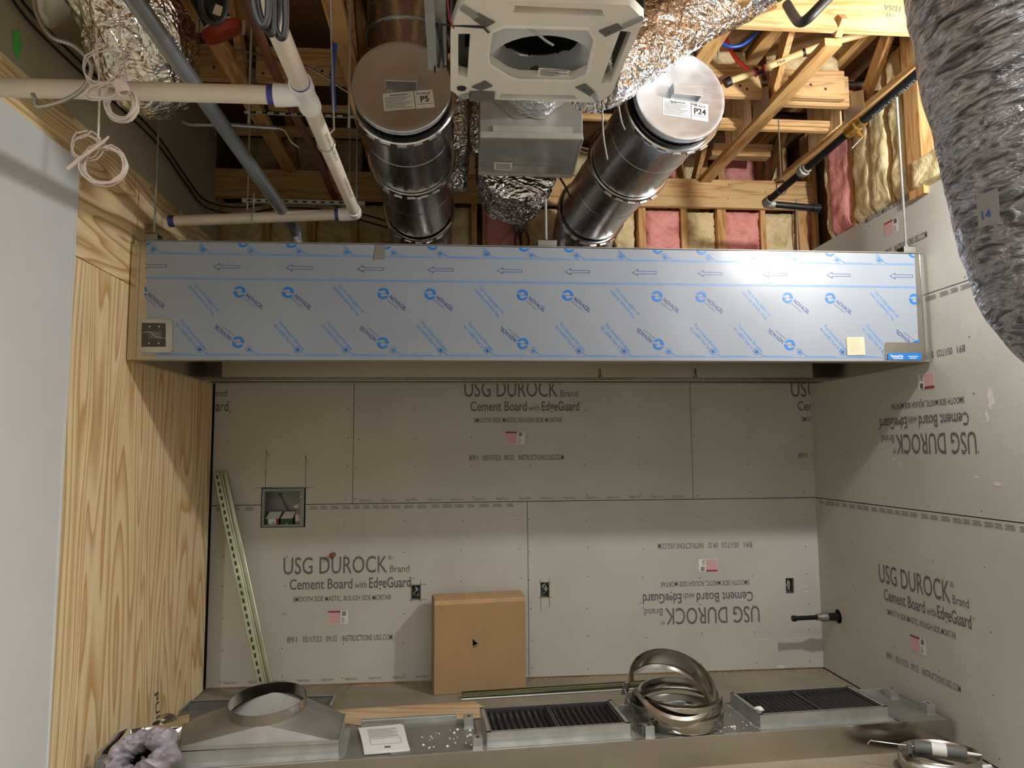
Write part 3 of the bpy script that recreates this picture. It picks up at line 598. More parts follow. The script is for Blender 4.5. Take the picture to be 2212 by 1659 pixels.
# ---- threaded rods holding the hood
def rod(u, v0, v1, y, label, r=.005, bot=None):
    p0, p1 = at(u, v1, y=y), at(u, v0, y=y); p1.x = p0.x; z0 = bot or p0.z
    n = int((p1.z-z0)/.006); prof = [(0, r)]
    for i in range(n): prof += [(.006*i+.003, r*1.12), (.006*i+.006, r*.92)]
    t = thing('threaded_rod', label, 'rod', (p0.x, y, z0), 'threaded rods hanging the hood'); del t['group']
    MB().lathe((p0.x, y, z0), (0, 0, 1), prof, 8).build('rod_shaft', M['galv'], t, smooth=True)
    h = MB(); h.lathe((p0.x, y, z0+.0), (0, 0, 1), [(0, r*2), (.009, r*2)], 6, cap=True); h.build('hex_nut', M['galv'], t)
rod(333, 190, 505, YF+.045, 'thin threaded rod rising from the left end of the hood beside the plywood wall', bot=ZT+.046)
rod(1180, 428, 524, YF+.045, 'short bright threaded rod above the middle of the hood, under the foil duct', .007, bot=ZT+.046)
rod(1957, 190, 530, YF+.045, 'bright threaded rod at the right end of the hood before the yellow wool', .007, bot=ZT+.046)
# ================================================================ ROUND DUCT RUNS
def duct_run(A, B, label, tags, cap_lab, ang, lab_px, riser_top, rdir, hnd):
    A, B = Vector(A), Vector(B); d = (B-A).normalized(); n = -d; L = (B-A).length
    t = thing('exhaust_duct', label, 'duct', (B.x, B.y+.2, ZT))
    r = .212; X = Z3.cross(n).normalized(); Yv = n.cross(X)
    at_t = lambda y: (y-A.y)/d.y
    # cap
    c = MB().lathe(A, n, [(-.03, .229), (-.004, .229), (0, .226), (.001, .21), (-.003, .2), (-.003, .06), (-.003, .001)], 64).build('access_cap', M['cap'], t, smooth=30)
    CF = frame(A-n*.003, X, Yv)
    h = MB(); w_, hh, dp = .072, .034, .045; o = lambda x, y, z: CF @ Vector((hnd[0]+x, hnd[1]+y, z))
    for a, b in (((-w_, -.028, .0), (-w_+.003, .028, dp)), ((w_-.003, -.028, 0), (w_, .028, dp)), ((-w_, -.028, dp), (w_, .028, dp+.003))):
        vs = [o(x, y, z) for x in (a[0], b[0]) for y in (a[1], b[1]) for z in (a[2], b[2])]; h.add(vs, [(0, 1, 3, 2), (4, 6, 7, 5), (0, 4, 5, 1), (2, 3, 7, 6), (0, 2, 6, 4), (1, 5, 7, 3)])
    h.build('handle', M['cap'], c, bev=.0015)
    for x in (-.06, -.045, .045, .06): MB().lathe(o(x, -.045, 0), n, [(0, .005), (.004, .004), (.005, .0005)], 8).build('rivet', M['band'], c)
    # labels
    LF = CF @ Matrix.Translation((lab_px[0], lab_px[1], .001)) @ Matrix.Rotation(math.radians(ang), 4, 'Z') @ Matrix.Scale(1.12, 4)
    la = place_mesh(shape2d([sq(0, 0, .125, .078)]), LF, 'specification_label', M['tan'] if 0 else M['paper'], c)
    ls = [shape2d([sq(.03, .064, .10, .068)])]+[shape2d([sq(.006, .008+i*.006, .118-.012*((i*7) % 4), .0098+i*.006)]) for i in range(9)]
    place_mesh(join_meshes(ls, 'l'), LF @ Matrix.Translation((0, 0, .001)), 'label_lines', M['gun'], c)
    place_mesh(shape2d([sq(.130, -.002, .205, .078)]), LF, 'run_label', M['paper'], c)
    tx = [text_mesh('Duct Run #1', .055, .009, .01), text_mesh(tags, None, .026, .02)]; tx[0].transform(Matrix.Translation((.138, .060, .001))); wd = max(v.co.x for v in tx[1].vertices); tx[1].transform(Matrix.Translation((.168-wd/2, .026, .001)))
    tx.append(shape2d([sq(.136, .016, .198, .0175)])); tx[-1].transform(Matrix.Translation((0, 0, .001)))
    place_mesh(join_meshes(tx, 'l'), LF, 'run_label_lettering', M['blk'], c)
    # sections and clamps
    def sec(y0, y1, rr, nm='duct_section'):
        t0, t1 = at_t(y0), at_t(y1); Ls = t1-t0
        MB().lathe(A, d, [(t0, rr), (t0+Ls*.45, rr), (t0+Ls*.452, rr+.0015), (t0+Ls*.46, rr+.0015), (t0+Ls*.462, rr), (t1, rr)], 72).build(nm, M['duct'], t, smooth=30)
    def clamp(y, rr, wd=.035):
        t0 = at_t(y); o = MB().lathe(A, d, [(t0-wd/2, rr-.03), (t0-wd/2, rr-.006), (t0-wd*.3, rr), (t0+wd*.3, rr), (t0+wd/2, rr-.006), (t0+wd/2, rr-.03)], 72).build('clamp_band', M['band'], t, smooth=35)
        for k in range(5):
            a = math.radians(-90+(-34+17*k)); e = X*math.cos(a)+Yv*math.sin(a); tg = d.cross(e)
            MB().obox(A+d*t0+e*(rr+.004), e*.005, tg*.022, d*.007).build('clamp_tab', M['band'], o, bev=.001)
    sec(A.y, A.y+.14, r-.002); clamp(A.y+.085, .252, .03); sec(A.y+.10, -1.30, r+.012); clamp(-1.27, .242, .045); sec(-1.25, -.62, r); clamp(-.58, .232, .03)
    # elbow down to the hood collar
    E = A+d*at_t(-.56); pth = [E]+[Vector((E.x+.21*d.x*math.sin(a), E.y+.24*math.sin(a), E.z-.03*math.sin(a)-.24*(1-math.cos(a)))) for a in [math.radians(x) for x in range(10, 91, 10)]]+[Vector((E.x+.21*d.x, E.y+.24, ZT+.002))]
    MB().tube(pth, r-.004, 48, rf=lambda i, j, p, a: 1+.012*(i % 2), start=X.copy()).build('elbow', M['duct'], t, smooth=30)
    q0 = Vector((E.x+.21*d.x, E.y+.24, ZT)); MB().lathe(q0, Z3, [(0, .26), (.012, .26), (.014, .225), (.05, .222)], 48).build('hood_collar', M['duct'], t, smooth=30)
    # branch rising from the tee into the ceiling
    q0 = A+d*at_t(-1.60); MB().lathe(q0, (rdir[0], rdir[1], 1), [(.1, .205), (.45, .205), (.452, .218), (.48, .218), (.482, .205), (riser_top, .205)], 56).build('riser', M['duct'], t, smooth=30)
    return t
duct_run(at(867, 185, y=-1.95), at(903, 433, y=-.70), 'round stainless exhaust duct above the left half of the hood, cap marked P5', 'P5', '', 7, (-.075, -.128), .8, (0, 0), (.0, .022))
duct_run(at(1470, 205, y=-1.95), at(1290, 440, y=-.70), 'round stainless exhaust duct above the right half of the hood, bright cap marked P24', 'P24', '', -3.5, (-.095, -.108), .8, (.1, 0), (.018, .004))
# ================================================================ CEILING CASSETTE UNIT
ZC = 2.85
zc = lambda u, v, z=ZC: (at(u, v, z=z).x, at(u, v, z=z).y)
cas = thing('ceiling_cassette', 'square white foam-faced air conditioning cassette with round fan mouth, hung between the two exhaust ducts', 'air conditioner', (*zc(1165, 100), ZC))
cx0, cy0 = zc(973, 195); cx1, cy1 = zc(1321, 202)
outl = [zc(973, 195), zc(1001, 213), zc(1292, 222), zc(1321, 202), zc(1391, 43), zc(1359, 11), zc(1010, -2), zc(989, 20), zc(973, 66)]
hole = [zc(1061, 68), zc(1092, 57), zc(1270, 62), zc(1285, 85), zc(1268, 160), zc(1240, 174), zc(1122, 172), zc(1098, 165), zc(1056, 138), zc(1053, 120)]
def Q(pts): return [zc(*p) for p in pts]
slots = [Q([(1113, 12), (1300, 21), (1306, 35), (1109, 27)]), Q([(990, 73), (1016, 73), (1010, 168), (990, 162)]), Q([(1340, 67), (1364, 69), (1320, 178), (1298, 180)]), Q([(1082, 203), (1240, 206), (1248, 214), (1076, 213)])]
place_mesh(shape2d([outl, hole]+slots, .035), Matrix.Translation((0, 0, ZC+.0175)), 'foam_panel', M['eps'], cas)
# rim moulding round the fan opening
rim = MB(); hp = [Vector((*p, ZC)) for p in hole]+[Vector((*hole[0], ZC))]; rim.tube(hp, .006, 8); rim.build('opening_rim', M['eps'], cas, smooth=True)
cen = Vector((*zc(1168, 89, ZC+.115), ZC))
mouth = MB(); prof = [(.026, .21), (.030, .185), (.040, .165), (.058, .148), (.085, .138), (.115, .134), (.14, .134)]
mouth.lathe(cen, Z3, [(h, r_) for h, r_ in prof], 48); mouth.build('bell_mouth', M['bell'], cas, smooth=True)
ccx, ccy = sum(p[0] for p in hole)/10, sum(p[1] for p in hole)/10
pl = [(ccx+(p[0]-ccx)*1.04, ccy+(p[1]-ccy)*1.04) for p in hole]
place_mesh(shape2d([pl, ngon(cen.x, cen.y, .185, 40)], .003), Matrix.Translation((0, 0, ZC+.024)), 'mouth_plate', M['bell'], cas)
f = MB().lathe(cen+Z3*.138, Z3, [(.01, .001), (0, .05), (.004, .12), (.006, .134)], 40); f.build('mouth_dark_disc', M['dark'], cas, smooth=True)  # black disc put in for the dark depth of the fan mouth
f = MB()
for i in range(7): a = 2*math.pi*i/7; f.obox(cen+Vector((math.cos(a)*.09, math.sin(a)*.09, .133)), Vector((math.cos(a), math.sin(a), 0))*.03, Vector((-math.sin(a), math.cos(a), 0))*.003, Z3*.004)
f.build('fan_blades', M['dark'], cas)
MB().box((cx0+.004, cy1+.0, ZC+.036), (cx0+.008, zc(973, 66)[1], ZC+.25)).box((cx0+.004, cy0+.0, ZC+.036), (cx1-.004, cy0+.004, ZC+.25)).box((cx1+.0, cy1-.02, ZC+.036), (cx1+.004, zc(1391, 43)[1], ZC+.25)).box((cx0, cy0, ZC+.25), (cx1+.01, zc(1391, 43)[1], ZC+.255)).build('metal_casing', M['galvd'], cas)
MB().box((cx0+.05, cy0-.06, ZC+.13), (cx1-.05, zc(1380, 20)[1]+.03, ZC+.135)).build('inner_baffle', M['dark'], cas)
wx = MB().tube(smooth_path([Vector((*zc(1140, 62), ZC)), Vector((*zc(1163, 72), ZC-.005)), Vector((*zc(1180, 82), ZC-.01)), Vector((*zc(1195, 91), ZC-.01))], 6), .004, 8); wx.build('sensor_probe', M['galv'], cas, smooth=True)
# corner brackets
def strapb(px, hole_at, nm='corner_bracket'):
    place_mesh(shape2d([Q(px), ngon(*zc(*hole_at), .004, 10)], .0025), Matrix.Translation((0, 0, ZC-.0035)), nm, M['grey'], cas)
strapb([(1034, 27), (1069, 46), (1047, 58), (1019, 37)], (1047, 44)); strapb([(1048, 173), (1064, 184), (1038, 194), (1019, 186)], (1042, 182))
strapb([(1293, 65), (1334, 49), (1345, 60), (1308, 77)], (1315, 66)); strapb([(1243, 187), (1264, 179), (1285, 197), (1275, 206)], (1261, 191))
def lug(px, nm='hanger_lug'): place_mesh(shape2d([Q(px)], .002), Matrix.Translation((0, 0, ZC-.006)), nm, M['galv'], cas)
lug([(995, 9), (1001, 8), (1037, 31), (1023, 37), (993, 17)]); lug([(1000, 212), (992, 204), (1017, 199), (1014, 209)]); lug([(1345, 51), (1386, 30), (1393, 38), (1344, 60)]); lug([(1275, 200), (1283, 197), (1296, 216), (1290, 223)])
place_mesh(shape2d([Q([(1014, 195), (1069, 196), (1068, 216), (1014, 215)])], .002), Matrix.Translation((0, 0, ZC-.006)), 'cover_plate', M['grey'], cas)
c_ = zc(997, 190); MB().lathe((c_[0], c_[1], ZC-.001), (0, 0, -1), [(0, .017), (.003, .016), (.0035, .001)], 20).build('rubber_plug', M['blk'], cas)
place_mesh(shape2d([Q([(1164, 157), (1231, 163), (1228, 174), (1161, 173)])], .001), Matrix.Translation((0, 0, ZC+.018)), 'rating_label', M['paper'], cas)
ls = [shape2d([Q([(1167, 160+i*3.4), (1225-(i % 2)*18, 163+i*3.2), (1225-(i % 2)*18, 164.4+i*3.2), (1167, 161.4+i*3.4)])]) for i in range(4)]
place_mesh(join_meshes(ls, 'l'), Matrix.Translation((0, 0, ZC+.0165)), 'rating_lines', M['gun'], cas)
bxm = MB(); e0, e1 = zc(925, 152), zc(962, -60); bxm.box((e0[0], e0[1], ZC+.02), (cx0-.012, e1[1], ZC+.14)); bxm.box((e0[0], e0[1], ZC+.0), (e0[0]+.03, e1[1], ZC+.02)); bxm.build('control_box', M['galv'], cas, bev=.002)
bb = MB(); y0_ = zc(940, 150)[1]; y1_ = zc(940, 55)[1]; bb.box((e0[0]+.02, y0_, ZC-.012), (e0[0]+.026, y0_-.02, ZC+.02)); bb.tube([(e0[0]+.035, y0_-.01, ZC+.005), (e0[0]+.045, (y0_+y1_)/2, ZC-.006), (e0[0]+.035, y1_, ZC+.004)], .005, 8); bb.tube([(e0[0]+.052, y0_-.01, ZC+.005), (e0[0]+.05, (y0_+y1_)/2, ZC-.008), (e0[0]+.048, y1_, ZC+.004), (cx0+.1, y1_-.01, ZC-.006), (*zc(1055, 66), ZC-.006)], .0035, 8); bb.build('control_wires', M['blk'], cas, smooth=True)
MB().tube([(*zc(966, -10), ZC-.004), (*zc(971, 40), ZC-.004), (*zc(980, 58), ZC-.004)], .003, 6).build('red_wire', M['redl'], cas, smooth=True)
# ================================================================ PLENUM BOX AND FOIL DUCTS
zP = 3.05; P = lambda u, v: at(u, v, z=zP)
a0, a1, a2, a3 = P(1037, 294), P(1259, 298), P(1236, 379), P(1033, 373)
ple = thing('plenum_box', 'galvanised sheet metal plenum box with grey mastic smears, behind the white cassette', 'duct box', ((a0+a2)/2))
ht = .30; up3 = Vector((0, 0, ht))
MB().add([a0, a1, a2, a3, a0+up3, a1+up3, a2+up3, a3+up3], [(0, 1, 2, 3), (4, 5, 6, 7), (0, 1, 5, 4), (1, 2, 6, 5), (2, 3, 7, 6), (3, 0, 4, 7)]).build('box_shell', M['galv'], ple, bev=.003)
mm = MB(); mm.bar(a0+Vector((0, -.004, .004)), a1+Vector((0, -.004, .004)), .014, .03); mm.bar(a3+Vector((0, .004, 0)), a2+Vector((0, .004, 0)), .02, .02); mm.bar(a1, a2, .008, .012); mm.build('seam_flange', M['mast'], ple, bev=.002)
mm = MB(); L0, L1 = P(1036, 354), P(1240, 359); mm.bar(L0-Z3*.001, L1-Z3*.001, .004, .003); mm.build('seam_bead', M['galvd'], ple)
FP = frame((a0.x, a0.y-.006, a0.z), (a1-a0), (0, 0, 1)); wd_ = (a1-a0).length
arc = lambda r1, r2, s=1: [(wd_*.47+r1*math.cos(a), .29+r1*math.sin(a)) for a in [math.radians(x) for x in range(-170, -9, 10)]]+[(wd_*.47+r2*math.cos(a), .29+r2*math.sin(a)*(1+.05*math.sin(a*9))) for a in [math.radians(x) for x in range(-10, -171, -10)]]
place_mesh(shape2d([arc(.15, .205)], .003), FP, 'mastic_smear', M['mast'], ple)
place_mesh(shape2d([sq(.06, .02, wd_-.05, .05)], .003), FP, 'mastic_smear', M['mast'], ple)
place_mesh(shape2d([[(P(u, v).x, P(u, v).y) for u, v in ((1068, 349), (1107, 350), (1105, 366), (1067, 365))]]), Matrix.Translation((0, 0, zP-.003)), 'paper_label', M['paper'], ple)
place_mesh(shape2d([[(P(u, v).x, P(u, v).y) for u, v in ((1071, 352+i*3.2), (1103, 352.5+i*3.2), (1103, 354+i*3.2), (1071, 353.5+i*3.2))] for i in range(4)]), Matrix.Translation((0, 0, zP-.004)), 'label_lines', M['gun'], ple)
def foil_duct(pts, r, label, m, seed=0, n=64, k=8, amp=.06, ribs=0, nm='foil_flex_duct', grp=None, taper=None, fine=.5):
    path = smooth_path(pts, k); Ls = 0; acc = [0]
    for i in range(1, len(path)): Ls += (path[i]-path[i-1]).length; acc.append(Ls)
    def rf(i, j, p, a):
        s = acc[i]; v = (0 if fine == 0 else 0)+fbm((math.cos(a)*2.2+seed, math.sin(a)*2.2, s*5), 1, 4)*amp+fbm((math.cos(a)*7+seed, math.sin(a)*7, s*22), 1, 3)*amp*fine
        if ribs: v += .5*amp*math.sin(s*ribs)
        e = taper(i/(len(path)-1)) if taper else 1
        return (1+v)*e
    mb = MB().tube(path, r, n, rf=rf)
    if label is None: return mb
    o = mb.build(nm, M[m], None, smooth=65); return tag(o, label, 'duct', grp)
tp = lambda t: min(1, .25+3.2*t) if t < .24 else 1
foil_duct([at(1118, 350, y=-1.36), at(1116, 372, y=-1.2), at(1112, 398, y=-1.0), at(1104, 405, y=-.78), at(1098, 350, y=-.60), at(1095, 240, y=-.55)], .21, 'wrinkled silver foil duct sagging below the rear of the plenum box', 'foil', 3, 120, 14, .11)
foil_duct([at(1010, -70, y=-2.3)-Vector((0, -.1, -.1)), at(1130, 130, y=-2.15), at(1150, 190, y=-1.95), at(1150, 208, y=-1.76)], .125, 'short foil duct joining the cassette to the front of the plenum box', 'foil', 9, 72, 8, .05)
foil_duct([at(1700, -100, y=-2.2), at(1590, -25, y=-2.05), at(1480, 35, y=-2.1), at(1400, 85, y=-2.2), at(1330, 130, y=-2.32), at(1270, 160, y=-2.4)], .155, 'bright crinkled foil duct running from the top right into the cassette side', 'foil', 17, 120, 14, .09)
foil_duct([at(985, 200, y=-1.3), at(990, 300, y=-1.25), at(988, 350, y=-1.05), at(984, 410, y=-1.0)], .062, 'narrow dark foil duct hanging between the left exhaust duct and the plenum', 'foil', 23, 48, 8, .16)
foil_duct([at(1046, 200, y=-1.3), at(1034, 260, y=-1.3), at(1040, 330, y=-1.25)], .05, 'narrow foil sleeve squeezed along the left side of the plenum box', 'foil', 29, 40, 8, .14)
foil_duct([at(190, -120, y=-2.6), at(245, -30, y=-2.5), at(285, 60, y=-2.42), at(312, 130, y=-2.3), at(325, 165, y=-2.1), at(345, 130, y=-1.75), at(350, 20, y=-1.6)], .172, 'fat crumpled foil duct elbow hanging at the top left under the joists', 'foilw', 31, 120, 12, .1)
p = at(342, 240, y=-2.15); t_ = MB().box((p.x-.013, p.y, p.z-.014), (p.x+.013, p.y+.001, p.z+.014)); o = t_.build('paper_tag', M['paper']); tag(o, 'tiny white paper tag on the tip of the top left foil duct', 'tag')
place_mesh(text_mesh('8', None, .012, .02), frame((p.x-.004, p.y-.001, p.z-.006), (1, 0, 0), (0, 0, 1)), 'tag_number', M['navy'], o)
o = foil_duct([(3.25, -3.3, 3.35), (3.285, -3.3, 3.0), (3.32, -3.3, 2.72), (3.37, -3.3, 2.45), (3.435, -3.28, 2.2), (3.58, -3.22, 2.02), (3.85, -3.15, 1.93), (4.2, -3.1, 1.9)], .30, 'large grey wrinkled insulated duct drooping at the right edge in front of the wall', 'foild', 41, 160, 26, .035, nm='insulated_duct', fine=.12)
# ================================================================ FLOOR TRUSSES OF THE CEILING
ZCH = 3.58
def truss(x, y0, label):
    t = thing('floor_truss', label, 'truss', (x, y0, ZCH)); hw = .045
    MB().box((x-hw, y0, ZCH), (x+hw, .34, ZCH+.038)).build('bottom_chord', M['wy'], t, bev=.002)
    MB().box((x-hw, y0-.8, 4.022), (x+hw, .5, 4.06)).build('top_chord', M['wy'], t, bev=.002)
    for ya, za, yb, zb in ((-1.12, ZCH+.04, -1.52, 4.02), (-.22, 4.02, .26, ZCH+.04), (-1.52-.12, 4.02, -1.95, ZCH+.04), (-.98, ZCH+.04, -.62, 4.02)):
        MB().bar((x, ya, za), (x, yb, zb), .088, .036, up=(1, 0, 0)).build('web', M['wz'], t, bev=.002)
    sx = x-hw-.012
    g = shape2d([[(-1.0, ZCH+.02), (-1.0, 3.745), (-.84, 3.87), (-.60, 3.90), (-.60, ZCH+.02)]], .012); place_mesh(g, Matrix(((0, 0, 1, sx+.004), (1, 0, 0, 0), (0, 1, 0, 0), (0, 0, 0, 1))), 'gusset', M['ply'], t)
    for s in (-1, 1):
        g = shape2d([[(-1.24, ZCH+.004), (-1.24, 3.70), (-1.14, 3.74), (-1.02, 3.74), (-1.02, ZCH+.004)]], .001); place_mesh(g, Matrix(((0, 0, 1, x+s*(hw+.0012)), (1, 0, 0, 0), (0, 1, 0, 0), (0, 0, 0, 1))), 'toothed_plate', M['plate'], t)
    return t
names = ['leftmost wooden floor truss, above the foil duct and the big grey conduit', 'wooden floor truss between the white drain pipe and the left exhaust duct', 'wooden floor truss hidden above the left exhaust duct', 'wooden floor truss above the plenum box', 'wooden floor truss hidden above the right exhaust duct', 'well lit wooden floor truss crossing just right of the cap marked P24', 'rightmost wooden floor truss, beside the long black gas pipe']
for x, y0, lb in zip((.49, 1.11, 1.72, 2.33, 2.94, 3.545, 4.13), (-3.4, -3.4, -3.2, -3.2, -2.6, -1.87, -2.6), names): truss(x, y0, lb)
# strongback boards running across inside the trusses
def board(a, b, label, m='wx', nm='strongback_board', nails=0, cat='board'):
    o = MB().box(a, b).build(nm, M[m], None, bev=.003); tag(o, label, cat)
    for k in range(nails):
        x = a[0]+(b[0]-a[0])*(.08+.84*((k*.37) % 1)); z = a[2]+(b[2]-a[2])*(.2+.6*((k*.61) % 1)); MB().lathe((x, a[1]-.0005, z), (0, -1, 0), [(0, .009), (.0012, .008), (.0015, .0005)], 10).build('nail_head', M['dirt'], o)
    return o
board((3.04, -1.16, 3.675), (3.50, -1.12, 3.875), 'pale board with nail holes behind the red and blue tubes', nails=6)
board((3.60, -1.16, 3.68), (4.02, -1.12, 3.86), 'pale board with a squared end and two nails, right of the lit truss', nails=5)
board((3.58, -1.10, 3.665), (4.08, -1.06, 3.86), 'second board lapped behind the squared end board')
board((.54, -1.16, 3.67), (1.065, -1.12, 3.875), 'dark board with nail holes between the two left trusses', nails=6)
board((.0, -1.16, 3.67), (.445, -1.12, 3.875), 'dark board between the leftmost truss and the wall', nails=3)
board((1.16, -1.16, 3.67), (1.67, -1.12, 3.875), 'dark board right of the second truss, behind the blue tube', nails=4)
board((3.0, -.86, 3.62), (4.08, -.82, 3.66), 'yellow flat board under the pale boards at the upper right', nm='flat_board')
board((.54, -.88, 3.64), (4.08, -.85, 3.68), 'long thin brown batten across the upper trusses', nm='flat_board')
board((.2, -.4, 3.70), (1.07, -.36, 3.76), 'low dark crosspiece near the ledger at the left', nm='flat_board')
hb = board((3.02, -1.95, 3.615), (4.3, -1.91, 3.90), 'big pale header board with green handwriting at the top right', nm='header_board')
p = at(1938, 22, y=-1.952); me = text_mesh('FDSA', .085, .03, shear=.2); place_mesh(me, frame((p.x+.02, -1.9515, p.z+.02), (-1, 0, .1), (0, 0, -1)), 'handwriting', M['gspray'] if 0 else M['gun'], hb)
me = text_mesh('<1F', .055, .022, shear=.2); place_mesh(me, frame((p.x-.01, -1.9515, p.z-.02), (-1, 0, .1), (0, 0, -1)), 'handwriting', M['gun'], hb)
board((1.95, -2.75, 3.64), (3.0, -2.7, 3.9), 'dark header board above the white cassette', nm='header_board')
# insulation glimpsed above the boards
def blanket(x0, x1, y, z, lb, k='yel'):
    o = batt_mesh((x0, y, z), (1, 0, 0), (0, .25, 1), (0, -1, 0), x1-x0, .18, .05, x0*7, .04).build('wool_blanket', M[k], None, smooth=True); tag(o, lb, 'insulation')
blanket(3.62, 4.08, -1.02, 3.87, 'yellow wool stuffed above the squared end board'); blanket(3.05, 3.48, -1.02, 3.88, 'yellow wool stuffed above the nail-holed board at the upper right')
# ================================================================ PIPES
def pipe(pts, r, m, label, nm, cat='pipe', n=20, smoothk=0, parts=None, grp=None):
    path = smooth_path(pts, smoothk) if smoothk else pts
    if parts is None:
        o = MB().tube(path, r, n).build(nm, M[m], None, smooth=50); return tag(o, label, cat, grp)
    t = thing(nm, label, cat, pts[0], grp); MB().tube(path, r, n).build('pipe_run', M[m], t, smooth=50)
    for f in parts: f(t)
    return t
def ring(c, ax, r, wd, m, nm, n=28, cap=False): return lambda t: MB().lathe(Vector(c)-Vector(ax).normalized()*wd/2, ax, [(0, r*.9), (0, r), (wd, r), (wd, r*.9)], n, cap=cap).build(nm, M[m], t, smooth=40)
# white drain: long run towards the wall, tee, elbow and the level run along the hood
A, B = at(556, -40, y=-3.45), at(768, 462, y=-1.25); d = (B-A).normalized(); TE = at(625, 160, y=-2.8)
s = (TE-A).dot(d); TP = A+d*s; w0 = at(-60, 187, y=-2.8); dl = (w0-TP).normalized(); w1 = at(366, 478, y=-1.25); dw = (w1-B).normalized(); rp = .030
dr = thing('drain_pipe', 'white plastic drain pipe with a tee and elbow, running back then left above the hood', 'pipe', B)
MB().tube([A, TP], rp, 24).build('pipe_run', M['pvc'], dr, smooth=40); MB().tube([TP, B], rp, 24).build('pipe_run', M['pvc'], dr, smooth=40)
MB().tube([TP, w0], rp, 24).build('pipe_run', M['pvc'], dr, smooth=40); MB().tube([B, w1], rp, 24).build('pipe_run', M['pvc'], dr, smooth=40)
MB().lathe(TP-d*.10, d, [(0, rp), (0, .038), (.045, .038), (.055, .035), (.14, .035), (.15, .038), (.19, .038), (.19, rp)], 32).build('tee_fitting', M['pvcw'], dr, smooth=40)
MB().lathe(TP, dl, [(.0, .03), (.03, .034), (.05, .036), (.10, .038), (.10, rp)], 32).build('tee_branch', M['pvcw'], dr, smooth=40)
MB().lathe(TP-d*.108, d, [(0, rp+.0008), (.01, rp+.0012), (.012, rp)], 24).build('primer_ring', M['purp'], dr); MB().lathe(TP+dl*.098, dl, [(0, rp+.001), (.024, rp+.001)], 24).build('primer_ring', M['purp'], dr)
MB().lathe(TP+d*.088, d, [(0, rp+.001), (.012, rp+.001)], 24).build('primer_ring', M['purp'], dr)
MB().tube(smooth_path([B-d*.09, B-d*.03, B+(dw-d)*.006, B+dw*.03, B+dw*.09], 6), .036, 28).build('elbow_fitting', M['pvcw'], dr, smooth=40)
MB().lathe(B+dw*.088, dw, [(0, rp+.001), (.022, rp+.001)], 24).build('primer_ring', M['purp'], dr); MB().lathe(w1-dw*.03, dw, [(0, rp+.001), (.03, rp+.001), (.031, .001)], 24).build('primer_ring', M['purp'], dr)
MB().lathe(B-d*.12, d, [(0, rp+.003), (.012, rp+.003)], 28).build('joint_ring', M['pvc'], dr)
for s_, sz in ((.95, .5), (1.35, .55)):
    me = text_mesh('SCH 40 PVC-DWV PIPE ASTM', .30, .012); X_ = d; Y_ = Vector((0, 0, 1)); Y_ = (Y_-X_*Y_.dot(X_)).normalized(); nn = X_.cross(Y_)
    N_ = (-Y_*.75+nn*.65).normalized() if nn.dot(CAM-A) > 0 else (-Y_*.75-nn*.65).normalized(); yy = N_.cross(X_)
    place_mesh(me, frame(A+d*(s_ if s_ < 1 else s_+.15)+N_*(rp+.0015), X_, yy), 'pipe_lettering', M['dirt'], dr)
mid = at(547, 474, y=-1.25)
MB().tube([mid+Vector((0, 0, .035))]+[mid+Vector((0, .034*math.sin(a), .034*math.cos(a))) for a in [i*math.pi/8 for i in range(17)]], .003, 8).build('hanger_ring', M['galv'], dr)
MB().tube([mid+Vector((0, 0, .034)), mid+Vector((0, 0, .15))], .004, 8).build('hanger_rod', M['galv'], dr)
ck = A+d*1.62
hr = (at(681, 248, y=0)-CAM)
ck = A+d*(((at(681, 245, y=-2.35)-A).dot(d)))
MB().tube([ck+Vector((.034*math.cos(a), 0, .034*math.sin(a))) for a in [i*math.pi/10 for i in range(21)]], .003, 8).build('hanger_ring', M['galv'], dr)
MB().tube([ck+Vector((.005, 0, .034)), ck+Vector((.03, 0, .06)), ck+Vector((.0, 0, .75))], .004, 8).build('hanger_rod', M['galv'], dr)
# large zinc conduit
pipe([at(270, -30, y=-2.9), at(592, 430, y=-1.45), at(618, 468, y=-1.16), at(634, 492, y=-.98), at(640, 506, y=-.92), at(642, 535, y=-.9)], .032, 'emt', 'fat grey zinc conduit slanting from the top left down behind the hood', 'metal_conduit', 'conduit', 24)
# strut channels on rods
def strut_hanger(p, q, rods, label, wd=.041):
    t = thing('hanger_strut', label, 'strut', p); b = MB(); d_ = (q-p).normalized(); side = Vector((-d_.y, d_.x, 0)).normalized()
    b.obox((p+q)/2+Z3*wd/2, (q-p)/2, side*wd/2, Z3*.0015)
    for s in (-1, 1): b.obox((p+q)/2+side*s*wd/2, (q-p)/2, side*.0015, Z3*wd/2)
    b.build('channel', M['galv'], t)
    m_ = MB(); L = (q-p).length; k = .04
    while k < L-.03: m_.obox(p+d_*k-side*(wd/2+.002), d_*.012, side*.0006, Z3*.005); k += .05
    tag(m_.build('slot_holes', M['blk'], t), kind='stuff')
    for f in rods: c = p+(q-p)*f; MB().tube([c-Z3*.05, c+Z3*.9], .005, 8).build('threaded_rod', M['galv'], t)
    return t
strut_hanger(at(524, 434, y=-1.15), at(788, 441, y=-1.15), (.04, .87, .93), 'slotted zinc strut on thin rods above the level white pipe', .022)
strut_hanger(at(528, 243, y=-2.0), at(765, 253, y=-2.0), (.04, .95), 'upper zinc strut hung among the dark trusses at the left', .008)
